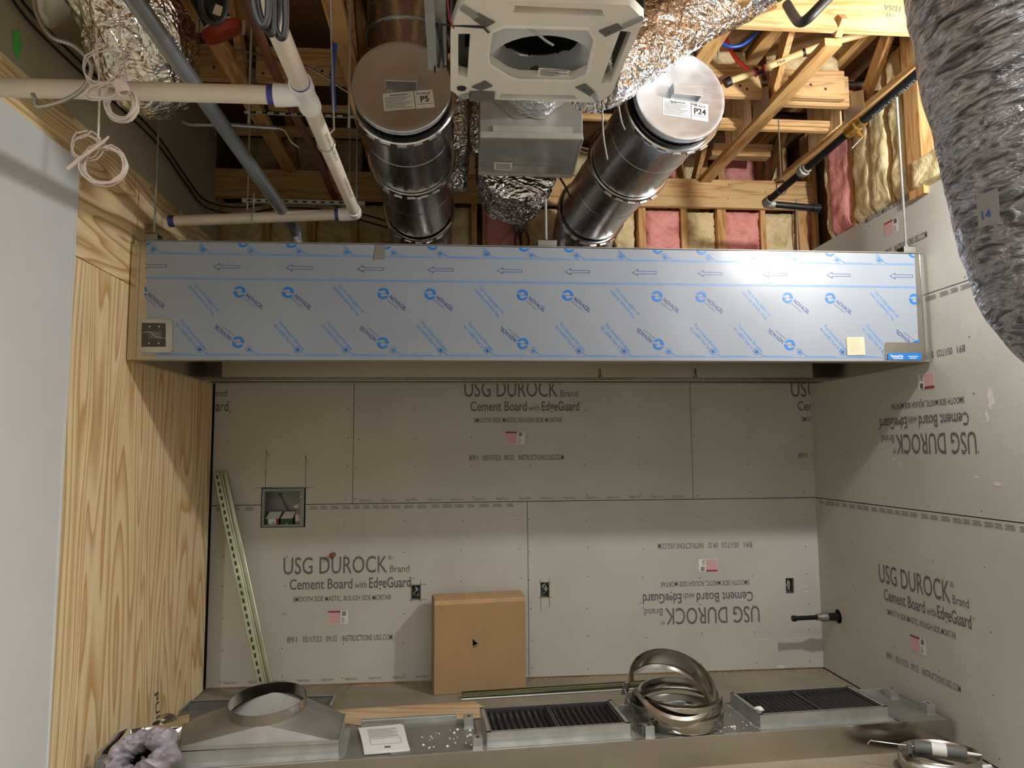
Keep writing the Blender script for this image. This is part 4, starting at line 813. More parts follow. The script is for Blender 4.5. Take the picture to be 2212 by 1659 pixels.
# thin conduit, cable and brown pipes in the dark corner
pipe([at(395, 262, y=-1.5), at(410, 269, y=-1.5), at(500, 270, y=-1.5), at(600, 277, y=-1.5)], .011, 'emt', 'thin zinc conduit ending in a clip under the left trusses', 'thin_conduit', 'conduit', 12)
pipe([at(600, 277, y=-1.5), at(615, 283, y=-1.5), at(628, 305, y=-1.5), at(645, 318, y=-1.5)], .004, 'wire', 'thin pale wire leaving the end of the thin conduit', 'loose_wire', 'wire', 8, 6)
pipe([at(508, 108, y=-1.6), at(560, 118, y=-1.5), at(605, 132, y=-1.4), at(665, 146, y=-1.3), at(760, 205, y=-1.2)], .007, 'wireg', 'ribbed armoured cable sagging behind the white tee', 'armoured_cable', 'cable', 10, 8)
pipe([at(405, 127, y=-1.1), at(760, 139, y=-1.1)], .014, 'emt', 'level conduit crossing behind the white pipes at the left', 'thin_conduit', 'conduit', 12)
pipe([at(528, -10, y=-2.7), at(582, 130, y=-2.3), at(640, 255, y=-1.95), at(690, 345, y=-1.45), at(712, 405, y=-1.1), at(724, 428, y=-1.0)], .019, 'brown', 'brown copper pipe sloping down behind the white drain pipe', 'copper_pipe', 'pipe', 16)
pipe([at(724, 432, y=-1.0), at(735, 434, y=-1.0), at(840, 434, y=-1.0)], .006, 'copper', 'thin copper tube turning right toward the left exhaust duct', 'copper_tube', 'pipe', 10)
pipe([at(724, 95, y=-2.2), at(718, 160, y=-2.2), at(722, 238, y=-2.2)], .010, 'bluep', 'short dark blue tube hanging beside the second truss', 'blue_tube', 'tube', 12, 6)
for (u0, v0, u1, v1, y) in ((665, -10, 682, 222, -2.45),): pass
pk = [at(20, -10, x=.02), at(75, 60, x=.02), at(170, 152, x=.02), at(330, 300, x=.02), at(400, 395, x=.02), at(445, 448, x=.03), at(520, 462, y=-.25), at(600, 450, y=-.25), at(690, 452, y=-.25), at(760, 470, y=-.25), at(838, 492, y=-.25)]
pipe(pk, .006, 'blk', 'black cable stapled along the left wall then draped behind the pipes, lower of two', 'wall_cable', 'cable', 8, 6)
pk = [p+Vector((0, 0, .045)) for p in pk]
pipe(pk, .006, 'blk', 'black cable stapled along the left wall then draped behind the pipes, upper of two', 'wall_cable', 'cable', 8, 6)
# black pipe with the rust red coupling and the grey cable loop
a, b = at(400, -90, y=-2.1), at(474, 56, y=-2.0); dd = (b-a).normalized()
t = thing('capped_black_pipe', 'short fat black pipe ending in a rust red bolted coupling, top left', 'pipe', b)
MB().tube([a, b], .062, 32).build('pipe_run', M['blkg'], t, smooth=40); MB().lathe(b-dd*.01, dd, [(0, .063), (.0, .068), (.018, .068), (.018, .05)], 32).build('white_band', M['pvcw'], t, smooth=40)
cp = MB().lathe(b+dd*.0, dd, [(0, .06), (.004, .088), (.02, .093), (.045, .088), (.05, .06), (.052, .001)], 36).build('coupling', M['orange'], t, smooth=40)
for s in (-1, 1): MB().lathe(b+dd*.03+Vector((s*.098, -.03, 0))-Z3*.02, Z3, [(0, .009), (.06, .009)], 8, cap=True).build('coupling_bolt', M['galv'], cp)
pipe([at(432, -20, y=-2.4), at(436, 20, y=-2.4), at(446, 42, y=-2.4), at(465, 50, y=-2.4), at(482, 38, y=-2.4), at(488, 10, y=-2.4), at(486, -20, y=-2.4)], .011, 'rubber', 'grey rubber cable loop hanging before the rust red coupling', 'cable_loop', 'cable', 12, 6)
tg = MB().obox(at(471, 22, y=-2.35), Vector((.016, 0, -.006)), Vector((.006, 0, .02)), Vector((0, .0006, 0))).build('paper_tag', M['tan']); tag(tg, 'buff paper tag inside the grey cable loop', 'tag')
for i, pts in enumerate(([(545, -10), (552, 30), (566, 58), (578, 40), (580, -10)], [(553, -10), (562, 35), (578, 66), (588, 70), (590, 20), (588, -10)], [(596, -10), (592, 40), (600, 75), (612, 80), (617, 50), (617, -10)], [(604, -10), (598, 50), (586, 66), (580, 40), (585, -10)])):
    pipe([at(u, v, y=-3.55+.02*i) for u, v in pts], .008, 'rubber', ['black cord looped highest and leftmost over the white drain pipe', 'black cord with the middle hanging loop over the white drain pipe', 'black cord with the lowest loop, right side of the white drain pipe', 'black cord crossing between the hanging loops over the white pipe'][i], 'power_cable', 'cable', 10, 7)
# thin white cable bundles and armoured whip at the top left
def coil(c, rx, rz, n, seed, tilt=0):
    rnd = random.Random(seed); pts = []
    for k in range(n):
        ax, az, ox, oz = rx*rnd.uniform(.86, 1.12), rz*rnd.uniform(.88, 1.1), rnd.uniform(-.006, .006), rnd.uniform(-.006, .006)
        for j in range(18):
            a = 2*math.pi*j/18+math.pi/2; x, z = ax*math.cos(a)+ox, az*math.sin(a)+oz
            pts.append(c+Vector((x*math.cos(tilt)-z*math.sin(tilt), rnd.uniform(-.004, .004)+.01*math.sin(k), x*math.sin(tilt)+z*math.cos(tilt))))
    return pts
yb_ = -3.0; mpx = 2.11/1543
def cable(pts, label, r=.0028): return MB().tube(pts, r, 6)
t = thing('cable_bundle', 'thin white cables coiled and tied, hanging lowest at the left against the plywood', 'cable', at(215, 340, y=yb_))
MB().tube(smooth_path([at(208, 60, y=yb_), at(212, 130, y=yb_), at(215, 210, y=yb_), at(212, 300, y=yb_)], 6), .003, 6).build('hanging_cable', M['wire'], t, smooth=True)
MB().tube(coil(at(226, 356, y=yb_), 44*mpx, 40*mpx, 7, 3), .0026, 6).build('cable_coil', M['wire'], t, smooth=True)
MB().tube(coil(at(183, 316, y=yb_), 30*mpx, 30*mpx, 3, 5), .0026, 6).build('cable_coil', M['wire'], t, smooth=True)
k = MB(); a, b = at(225, 305, y=yb_-.01), at(180, 338, y=yb_-.01)
for i in range(14): c = a.lerp(b, i/13); k.tube([c+Vector((.016*math.cos(s+.9), .014*math.sin(s), .016*math.cos(s)*.8)) for s in [j*math.pi/5 for j in range(11)]], .0028, 5)
tag(k.build('cable_wrap', M['wire'], t, smooth=True), kind='stuff'); MB().tube([b, at(146, 366, y=yb_-.01)], .007, 8).build('cable_tail', M['wire'], t)
t = thing('cable_bundle', 'thin white cables knotted in a bow in front of the level white pipe, upper left', 'cable', at(255, 200, y=yb_))
MB().tube(smooth_path([at(258, 20, y=yb_), at(259, 80, y=yb_), at(268, 130, y=yb_), at(272, 165, y=yb_-.03)], 6), .003, 6).build('hanging_cable', M['wire'], t, smooth=True)
MB().tube(coil(at(263, 225, y=yb_), 31*mpx, 38*mpx, 8, 7, .3), .0026, 6).build('cable_coil', M['wire'], t, smooth=True)
MB().tube(coil(at(222, 145, y=yb_-.03), 38*mpx, 40*mpx, 2, 9), .0026, 6).build('cable_coil', M['wire'], t, smooth=True)
MB().tube(coil(at(222, 196, y=yb_-.03), 38*mpx, 16*mpx, 3, 11, .2), .0026, 6).build('cable_coil', M['wire'], t, smooth=True)
k = MB(); a, b = at(258, 178, y=yb_-.04), at(268, 200, y=yb_-.04)
for i in range(9): c = a.lerp(b, i/8); k.tube([c+Vector((.016*math.cos(s), .014*math.sin(s), .006*math.cos(s))) for s in [j*math.pi/5 for j in range(11)]], .0028, 5)
tag(k.build('cable_wrap', M['wire'], t, smooth=True), kind='stuff')
pth = smooth_path([at(75, -15, y=-2.95), at(80, 30, y=-2.95), at(110, 78, y=-2.95), at(158, 98, y=-2.95), at(190, 128, y=-2.95), at(197, 152, y=-2.95), at(180, 190, y=-2.95), at(140, 216, y=-2.95), at(85, 230, y=-2.95), at(76, 215, y=-2.95), at(70, 203, y=-2.95)], 22)
o = MB().tube(pth, .0065, 10, rf=lambda i, j, p, a: 1+.13*math.sin(i*2.1)).build('armoured_whip', M['wireg'], None, smooth=60); tag(o, 'silver ribbed armoured cable curling down at the far upper left', 'cable')
# ---- right side: black gas pipe with brass valve
A, B = at(2040, 110, y=-2.2), at(1652, 440, y=-.86); d = (B-A).normalized(); dx = at(1770, 450, y=-.86)-B
g = thing('gas_pipe', 'long black steel gas pipe with a brass valve, running back along the right side', 'pipe', B)
vp = at(1872, 262, y=-1.62); s = (vp-A).dot(d); V0 = A+d*s
MB().tube([A, V0], .024, 20).build('pipe_run', M['blkg'], g, smooth=40); MB().tube([V0, B], .021, 20).build('pipe_run', M['blkg'], g, smooth=40); MB().tube([B, B+dx], .021, 20).build('pipe_run', M['blkg'], g, smooth=40)
MB().tube(smooth_path([B-d*.06, B-d*.01, B+(dx.normalized()-d)*.004, B+dx.normalized()*.06], 6), .028, 20).build('elbow_fitting', M['galvd'], g, smooth=40)
MB().lathe(B+dx-dx.normalized()*.05, dx, [(0, .021), (0, .028), (.05, .028), (.05, .0)], 20).build('end_socket', M['blkg'], g, smooth=40)
un = B-d*((B-at(1755, 355, y=-1.2)).length); MB().lathe(un-d*.03, d, [(0, .021), (0, .03), (.02, .03), (.022, .037), (.045, .037), (.047, .03), (.065, .03), (.065, .021)], 8).build('union_fitting', M['galvd'], g)
vl = MB().lathe(V0-d*.06, d, [(0, .022), (0, .031), (.025, .031), (.027, .027), (.04, .036), (.075, .036), (.088, .027), (.09, .031), (.115, .031), (.115, .022)], 8).build('valve_body', M['brass'], g, smooth=30)
st = V0+Vector((.01, 0, -.03)); MB().lathe(st, (.5, -.3, -.8), [(0, .012), (.03, .012), (.03, .008), (.045, .008)], 12, cap=True).build('valve_stem', M['brass'], vl)
MB().bar(st+Vector((.02, -.01, -.03)), st+Vector((-.05, -.02, -.10)), .018, .004).build('valve_lever', M['galv'], vl, bev=.001)
me = text_mesh('UL LISTED A53 SCH40', .33, .014); N_ = Vector((-.35, -.2, -.8)); N_ = (N_-d*N_.dot(d)).normalized(); place_mesh(me, frame(A+d*.12+N_*.0255, d, -d.cross(N_) if 0 else N_.cross(d)), 'pipe_lettering', M['tape'], g)
hc = at(1697, 392, y=-1.0); hc = B-d*((B-hc).length*.95)
MB().tube([hc+Vector((.032*math.cos(a), 0, .045*math.sin(a)+.012)) for a in [i*math.pi/10 for i in range(21)]], .003, 8).build('hanger_ring', M['blk'], g); MB().tube([hc+Z3*.055, hc+Z3*.45], .004, 8).build('hanger_rod', M['galv'], g); MB().bar(hc+Vector((-.03, 0, .045)), hc+Vector((.03, 0, .045)), .01, .004).build('hanger_yoke', M['blk'], g)
# ---- black level pipe, conduits, tubes at the upper right
pipe([at(1255, 236, y=-.5), at(1800, 252, y=-.5)], .022, 'blkg', 'black level pipe crossing behind the trusses, right of the cap marked P24', 'black_pipe', 'pipe', 20)
pipe([at(1560, 170, y=-.9), at(1900, 184, y=-.9)], .018, 'emt', 'shiny level zinc conduit behind the lit truss', 'level_conduit', 'conduit', 16)
pipe([at(1990, 186, y=-1.0), at(2100, 193, y=-1.0)], .02, 'blkg', 'short black pipe stub beside the orange post at the right', 'black_pipe', 'pipe', 16)
hp_ = thing('hot_water_pipe', 'tan plastic pipe with Hot written on it, rising to the upper right', 'pipe', at(1640, 153, y=-1.3))
a, b = at(1580, 174, y=-1.26), at(1985, 44, y=-1.62); c = at(1640, 152, y=-1.31); c2 = at(1760, 104, y=-1.42)
MB().tube(smooth_path([a, c, c2, at(1870, 72, y=-1.52), b], 5), .0195, 16).build('pipe_run', M['cpvc'], hp_, smooth=True)
d = (c2-c).normalized(); MB().lathe(c-d*.03, d, [(0, .02), (0, .026), (.012, .026), (.012, .022), (.045, .022), (.045, .026), (.058, .026), (.058, .02)], 16).build('tee_fitting', M['blk'], hp_)
for q_ in (-.03, .022): MB().lathe(c+d*q_, d, [(0, .021), (0, .0285), (.008, .0285), (.008, .021)], 16).build('orange_clip', M['redl'] if 0 else M['red'], hp_)
MB().lathe(c+Vector((-.01, -.028, .0)), (0, -1, 0), [(0, .014), (.006, .012), (.007, .001)], 12).build('yellow_plug', M['brass'], hp_)
N_ = (CAM-c2); N_ = (N_-d*N_.dot(d)).normalized(); me = text_mesh('Hot', .045, .017, shear=.1); place_mesh(me, frame(c+d*.10+N_*.0212-(N_.cross(d))*.008, d, N_.cross(d)), 'handwriting', M['dirt'], hp_)
cl = at(1734, 113, y=-1.4); MB().lathe(c+d*((cl-c).dot(d)), d, [(0, .022), (.014, .022)], 12).build('pipe_clip', M['blk'], hp_)
MB().tube([at(1585, 172, y=-1.26)-d*.02, at(1578, 176, y=-1.26)-d*.03], .028, 12).build('pipe_clip', M['blk'], hp_)
pipe([at(1567, 70, y=-1.35), at(1572, 95, y=-1.34), at(1592, 130, y=-1.33), at(1618, 152, y=-1.33)], .011, 'red', 'red water tube bending down to the tan pipe', 'red_tube', 'tube', 12, 7)
pipe([at(1560, 94, y=-1.5), at(1580, 101, y=-1.5), at(1605, 96, y=-1.5), at(1630, 75, y=-1.5), at(1643, 45, y=-1.5)], .0095, 'bluep', 'blue water tube curving up beside the red tube', 'blue_tube', 'tube', 12, 7)
pipe([at(1585, 20, y=-1.6), at(1600, 32, y=-1.58), at(1622, 50, y=-1.55), at(1640, 48, y=-1.52)], .013, 'galv', 'short bent zinc tube feeding the blue water tube', 'bent_conduit', 'conduit', 14, 7)
for i, pts in enumerate(([(1618, -10), (1640, 30), (1652, 50)], [(1645, -10), (1655, 25), (1664, 56)], [(1668, -10), (1690, 15), (1702, 38)])):
    o = pipe([at(u, v, y=-1.75) for u, v in pts], .024, 'rubber', ['leftmost of three black wrapped refrigerant lines at the top right', 'middle black wrapped refrigerant line with red tape', 'rightmost of three black wrapped refrigerant lines'][i], 'wrapped_line', 'pipe', 14, 5)
pipe([at(1815, -30, y=-2.3), at(1775, 10, y=-2.3), at(1745, 40, y=-2.28), at(1728, 48, y=-2.2), at(1715, 35, y=-2.1), at(1700, 10, y=-2.0)], .022, 'rubber', 'black rubber hose bending down under the header board', 'rubber_hose', 'hose', 16, 6)
p = at(1936, 44, y=-1.3); o = MB().lathe(p, (0, -.3, -1), [(-.1, .055), (0, .055), (.02, .05), (.03, .03), (.032, .001)], 24).build('plastic_fitting', M['pvcw'], None, smooth=40); tag(o, 'white plastic cap of a fitting beneath the header board', 'cap')
pipe([at(1553, 30, y=-1.7), at(1551, 130, y=-1.7)], .006, 'galv', 'thin threaded rod beside the cap marked P24', 'thin_rod', 'rod', 8)
pipe([at(1720, 430, y=-.05), at(1724, 545, y=-.05)], .006, 'galv', 'thin rod behind the hood near the right end under the black pipe', 'thin_rod', 'rod', 8)
for i, (v0, v1) in enumerate(((317, 330), (326, 341))): pipe([at(1250, v0, y=-.8), at(1305, v1, y=-.8)], .004, 'galv', ['upper thin steel rod between the plenum box and the right exhaust duct', 'lower thin steel rod between the plenum box and the right exhaust duct'][i], 'thin_rod', 'rod', 8)
pipe([at(1210, 385, y=-1.3), at(1222, 405, y=-1.2), at(1232, 425, y=-1.1)], .006, 'blk', 'short black cable between the sagging foil duct and right exhaust duct', 'short_cable', 'cable', 8, 5)
for i, pts in enumerate(([(1301, 222), (1303, 290), (1312, 345)], [(1330, 190), (1335, 220), (1342, 260), (1350, 280)])): pipe([at(u, v, y=-2.2) for u, v in pts], .004, 'galv', ['thin hanging rod at the lower right corner of the cassette', 'thin hanging wire between the cassette and the right exhaust duct'][i], 'hanging_wire', 'wire', 8, 5)
# junction box with cable glands behind the hood
t = thing('junction_box', 'grey junction box with cable glands under the sagging foil duct', 'electrical box', at(1125, 500, y=-.07))
a, b = at(1111, 474, y=-.07), at(1140, 494, y=-.07); MB().box((a.x, -.07, b.z), (b.x, .02, a.z)).build('box_body', M['alloy'], t, bev=.003)
for u in (1117, 1125, 1136): q_ = at(u, 495, y=-.04); MB().lathe(q_, (0, 0, -1), [(0, .012), (.02, .012), (.02, .007)], 10).build('cable_gland', M['tape'], t); MB().tube(smooth_path([q_-Z3*.02, q_-Z3*.08+Vector((.01*(u-1125)/5, 0, 0)), q_-Z3*.2], 4), .005, 8).build('gland_cable', M['blk'], t)
# ================================================================ THINGS ON THE FLOOR AND WALLS
LU = Vector((1, .061, 0)).normalized(); LV = Vector((-.061, 1, 0)).normalized(); LO = Vector((0, -1.652, 0))
def lp(s, t, z): return LO+LU*s+LV*t+Z3*z
def lbox(mb, s0, s1, t0, t1, z0, z1): return mb.obox(lp((s0+s1)/2, (t0+t1)/2, (z0+z1)/2), LU*(s1-s0)/2, LV*(t1-t0)/2, Z3*(z1-z0)/2)
ZH = .147
fh_ = thing('floor_hood', 'long low stainless hood section lying on the floor in front of the alcove', 'hood', lp(2.1, .2, 0))
lbox(MB(), .03, 4.262, 0, .0015, 0, ZH).build('front_sheet', M['ss'], fh_); 
lbox(MB(), .03, 4.262, .43, .4315, 0, ZH).build('back_sheet', M['ss'], fh_)
lbox(MB(), 4.262, 4.29, 0, .43, 0, ZH-.002).build('end_sheet', M['ssv'], fh_, bev=.002); lbox(MB(), .03, .04, .002, .43, 0, ZH-.002).build('end_sheet', M['ssv'], fh_, bev=.002)
FT = frame(lp(0, 0, ZH), LU, LV)
fsz = [(.36, 1.12), (1.822, 2.548), (3.238, 3.96)]; tf0, tf1 = .052, .395
topl = [sq(.03, .002, 4.262, .43)]+[sq(a+.01, tf0+.01, b-.01, tf1-.01) for a, b in fsz]
place_mesh(shape2d(topl, .002), FT, 'top_sheet', M['galvd'], fh_)
lbox(MB(), .03, 4.262, -.003, .006, ZH, ZH+.004).build('front_edge', M['band'], fh_)
lbox(MB(), 1.20, 1.70, .405, .43, ZH, ZH+.032).build('back_angle', M['galv'], fh_, bev=.002); lbox(MB(), 2.6, 3.2, .41, .43, ZH, ZH+.028).build('back_angle', M['galv'], fh_, bev=.002); lbox(MB(), 3.98, 4.25, .415, .43, ZH, ZH+.032).build('back_angle', M['galv'], fh_, bev=.002)
for s, t in ((1.755, .30), (1.775, .02), (2.64, .03), (4.20, .33), (4.232, .08)):          # hat-shaped hanger brackets
    b = MB(); w_ = .024
    lbox(b, s-w_, s+w_, t-.003, t+.0, ZH, ZH+.052); lbox(b, s-w_, s+w_, t, t+.055, ZH+.049, ZH+.052); lbox(b, s-w_, s-w_+.003, t, t+.055, ZH, ZH+.052) if s > 4 else None; lbox(b, s-w_, s+w_, t+.052, t+.055, ZH, ZH+.052); lbox(b, s-w_-.004, s+w_+.004, t-.018, t, ZH, ZH+.003)
    o = b.build('hanger_bracket', M['galv'], fh_, bev=.001); lbox(MB(), s-.004, s+.008, t+.01, t+.035, ZH+.052, ZH+.0525).build('bracket_slot', M['blk'], o)
for k, (a, b) in enumerate(fsz):                               # raised filter frames with black baffles; the left set is added to darken the collar
    f = MB(); h0, h1 = ZH, ZH+.066
    lbox(f, a, b, tf0, tf0+.002, h0, h1); lbox(f, a, b, tf1-.002, tf1, h0, h1); lbox(f, a, a+.002, tf0, tf1, h0, h1); lbox(f, b-.002, b, tf0, tf1, h0, h1)
    lbox(f, a-.0, b, tf0, tf0+.014, h1-.002, h1); lbox(f, a, b, tf1-.014, tf1, h1-.002, h1); lbox(f, a, a+.022, tf0, tf1, h1-.002, h1); lbox(f, b-.022, b, tf0, tf1, h1-.002, h1)
    lbox(f, a-.02, b+.02, tf0-.03, tf0, h0, h0+.003); lbox(f, a-.03, a, tf0, tf1, h0, h0+.003); lbox(f, b, b+.03, tf0, tf1, h0, h0+.003)
    fo = f.build('filter_frame', M['galv'], fh_)
    for half in (0, 1):
        s0 = a+.024+half*(b-a-.048)/2; s1 = s0+(b-a-.048)/2-.004; q = MB()
        lbox(q, s0, s1, tf0+.016, tf0+.024, h1-.03, h1-.004); lbox(q, s0, s1, tf1-.024, tf1-.016, h1-.03, h1-.004); lbox(q, s0, s0+.008, tf0+.016, tf1-.016, h1-.03, h1-.004); lbox(q, s1-.008, s1, tf0+.016, tf1-.016, h1-.03, h1-.004)
        lbox(q, s0, s1, tf0+.016, tf1-.016, h1-.06, h1-.056)
        fl_ = q.build('baffle_filter', M['slat'], fh_); n_ = 10
        for i in range(n_):
            s = s0+.018+(s1-s0-.036)*i/(n_-1); c = lp(s, (tf0+tf1)/2, h1-.022); MB().obox(c, (LU*.45+Z3*.9).normalized()*.012, LV*((tf1-tf0)/2-.026), (LU*-.9+Z3*.45).normalized()*.0015).build('baffle', M['slat'], fl_)
lbox(MB(), 3.99, 4.16, -.004, .05, ZH+.004, ZH+.0065).build('perforated_plate', M['galvd'], fh_); lbox(MB(), 1.36, 1.56, -.003, .05, ZH+.004, ZH+.0065).build('perforated_plate', M['galvd'], fh_)
# square to round transition with its collar
tr = thing('duct_transition', 'galvanised square-to-round duct transition with a round collar, set on the left filter frame', 'duct fitting', lp(.74, .2, .215))
bz = ZH+.070; bc = [lp(.365, .045, bz+.012), lp(1.118, .045, bz), lp(1.122, .385, bz+.004), lp(.34, .385, bz+.02)]
cc = Vector((.737, -1.345, .315)); cn = Vector((-.035, -.11, 1)).normalized(); cx = Vector((1, 0, .035)).normalized(); cy = cn.cross(cx); cr = .185
ang = [math.radians(225+i*90/8) for i in range(33)]; rr_ = []
for i in range(32):
    a = ang[i]; k = i//8; f_ = (i % 8)/8
    c0 = bc[k]; c1 = bc[(k+1) % 4]; rr_.append((cc+cx*cr*math.cos(a)+cy*cr*math.sin(a)))
sh = MB(); vs = list(rr_)+bc; fs = []
for i in range(32):                                            # triangulated corners and flat sides
    k = (i+4)//8 % 4; j = (i+1) % 32
    fs.append((i, j, 32+k))
for k in range(4): fs.append(((k*8+4) % 32, 32+(k+1) % 4, 32+k))
sh.add(vs, fs); sh.build('transition_shell', M['galvd'], tr, smooth=18)
fl2 = MB()
for i in range(4): a, b = bc[i], bc[(i+1) % 4]; fl2.bar(a, b, .003, .016)
fl2.build('base_flange', M['galv'], tr)
fl2 = MB(); fl2.add([bc[0]+Vector((-.045, .0, .005)), bc[0], bc[3], bc[3]+Vector((-.035, 0, .004))], [(0, 1, 2, 3)]); fl2.build('torn_edge', M['galvd'], tr)
MB().lathe(cc-cn*.004, cn, [(0, cr), (.055, cr+.002), (.055, cr-.001), (-.002, cr-.002)], 72).build('round_collar', M['ss'], tr, smooth=30)
# open rectangular sleeve behind it
q0, q1 = at(411, 1514, z=.165), at(724, 1502, z=.165); ux = (q1-q0).normalized(); uy = Vector((-ux.y, ux.x, 0)); Ls = (q1-q0).length
sv = thing('sheet_sleeve', 'open galvanised sheet metal sleeve on the floor behind the duct transition', 'duct box', q0.lerp(q1, .5)*1-Z3*.165)
def sw(a, b, c, d_, nm):
    pts = [q0+ux*a-uy*c, q0+ux*b-uy*d_]; m_ = MB(); v0, v1 = [Vector((p.x, p.y, 0)) for p in pts]; m_.add([v0, v1, v1+Z3*.165, v0+Z3*.165]+[v+Vector((.0015, .0015, 0)) for v in (v0, v1, v1+Z3*.165, v0+Z3*.165)], [(0, 1, 2, 3), (4, 5, 6, 7), (0, 1, 5, 4), (2, 3, 7, 6), (0, 3, 7, 4), (1, 2, 6, 5)]); m_.build(nm, M['galvd'], sv)
sw(0, Ls, 0, 0, 'back_side'); sw(0, Ls, .17, .17, 'front_side'); sw(0, 0, 0, .17, 'end_side'); sw(Ls, Ls, 0, .17, 'end_side')
rm = MB(); h_ = Z3*0; rm.bar(q0, q1, .012, .004); rm.bar(q1, q1-uy*.17, .014, .006); rm.bar(q0, q0-uy*.17, .012, .004); rm.build('folded_rim', M['galv'], sv)
MB().add([Vector((v.x, v.y, .004)) for v in (q0, q1, q1-uy*.17, q0-uy*.17)], [(0, 1, 2, 3)]).build('sleeve_floor', M['galvd'], sv)
# stack of three clamp rings
def clampring(c, n_, r, wd, label, ga, m='ringst'):
    n_ = Vector(n_).normalized(); X = Vector((math.cos(ga), math.sin(ga), 0)); X = (X-n_*X.dot(n_)).normalized(); Yv = n_.cross(X); c = Vector(c)
    t = thing('clamp_ring', label, 'clamp ring', c, 'steel clamp rings stacked on the floor hood'); del t['group']
    prof = [(-wd/2, r-.022), (-wd/2+.006, r-.004), (-wd/2+.014, r), (wd/2-.014, r), (wd/2-.006, r-.004), (wd/2, r-.022), (wd/2-.008, r-.007), (wd/2-.016, r-.003), (-wd/2+.016, r-.003), (-wd/2+.008, r-.007), (-wd/2, r-.022)]
    N = 84; rings = []
    for h, q in prof: rings.append([c+n_*h+(X*math.cos(a)+Yv*math.sin(a))*q for a in [math.radians(6)+i*(2*math.pi-math.radians(12))/N for i in range(N+1)]])
    MB().loft(rings, cap=False, closed=False).build('ring_band', M[m], t, smooth=35)
    for s in (-1, 1): e = c+(X*math.cos(s*.12)+Yv*math.sin(s*.12))*(r+.014); MB().obox(e, X*.014, Yv*.002, n_*wd*.35).build('clamp_lug', M['galvd'], t)
    e = c+X*(r+.016); MB().tube([e-Yv*.055, e+Yv*.06], .0035, 8).build('clamp_bolt', M['galv'], t)
c1 = at(1468, 1540, z=.185)
clampring((c1.x, c1.y, ZH+.038), (0, 0, 1), .225, .072, 'lowest steel clamp ring, lying flat on the floor hood between the two black filters', math.pi*1.06)
clampring((c1.x+.004, c1.y+.01, ZH+.113), (0, -.05, 1), .223, .072, 'middle steel clamp ring of the stack of three', math.pi*1.05)
p = at(1448, 1492, y=c1.y-.02)
clampring(p, (.07, -.56, .84), .230, .135, 'topmost steel clamp ring, tilted toward the room on the stack of three', math.pi*1.03)
# paper, crumbs, tuft
pp = thing('paper_stack', 'thin stack of printed white paper sheets on the floor hood left of the filters', 'paper', at(828, 1600, z=ZH+.004))
pc_ = [(1.170, -1.226), (1.389, -1.205), (1.443, -1.517), (1.235, -1.548)]
for i in range(4):
    j = [(x+random.uniform(-.006, .006), y+random.uniform(-.006, .006)) for x, y in pc_]; place_mesh(shape2d([j], .002), Matrix.Translation((0, 0, ZH+.008+i*.0024)), 'paper_sheet', M['paper'], pp)
pu = Vector((pc_[1][0]-pc_[0][0], pc_[1][1]-pc_[0][1], 0)); pv = Vector((pc_[0][0]-pc_[3][0], pc_[0][1]-pc_[3][1], 0)); PO = Vector((*pc_[3], ZH+.0166)); PFm = frame(PO, pu, pv.cross(pu).cross(pu)*-1 if 0 else pv)
ls = [shape2d([[(pu*a+pv*b).to_tuple()[:2] for a, b in ((.17, 1-.12-i*.045), (.17+.66-.1*(i % 3 == 2), 1-.12-i*.045), (.17+.66-.1*(i % 3 == 2), 1-.135-i*.045), (.17, 1-.135-i*.045))]]) for i in range(8)]
ls += [shape2d([[(pu*a+pv*b).to_tuple()[:2] for a, b in q]]) for q in (((.17, .50), (.85, .50), (.85, .49), (.17, .49)), ((.17, .28), (.85, .28), (.85, .27), (.17, .27)), ((.17, .5), (.18, .5), (.18, .27), (.17, .27)), ((.84, .5), (.85, .5), (.85, .27), (.84, .27)), ((.45, .19), (.58, .19), (.58, .12), (.45, .12)))]
place_mesh(join_meshes(ls, 'l'), Matrix.Translation(PO), 'printed_lines', M['gun'], pp)
cr_ = MB(); rnd = random.Random(4)
for i in range(46):
    s, t = (rnd.uniform(1.50, 1.78), rnd.uniform(.05, .3)) if i < 26 else (rnd.uniform(3.0, 3.22), rnd.uniform(.02, .25)); k = rnd.uniform(.002, .006); cr_.obox(lp(s, t, ZH+.003+k/2), Vector((k, 0, 0)), Vector((0, k*.7, 0)), Vector((0, k*.3, k*.5)))
tag(cr_.build('foam_crumbs', M['paper']), 'white foam crumbs scattered on the floor hood', 'debris', kind='stuff')
tf = MB(); c = at(1641, 1531, z=.225)
vs = []; 
for i in range(9):
    for j in range(16): a, b = math.pi*i/8, 2*math.pi*j/16; v = Vector((math.sin(a)*math.cos(b)*.024, math.sin(a)*math.sin(b)*.018, math.cos(a)*.012)); vs.append(c+v*(1+.5*fbm(v*60, 1, 3)))
tf.add(vs, [(i*16+j, i*16+(j+1) % 16, (i+1)*16+(j+1) % 16, (i+1)*16+j) for i in range(8) for j in range(16)])
o = tf.build('foam_tuft', M['paper'], None, smooth=True); tag(o, 'white fluffy foam tuft on the right black filter', 'debris')
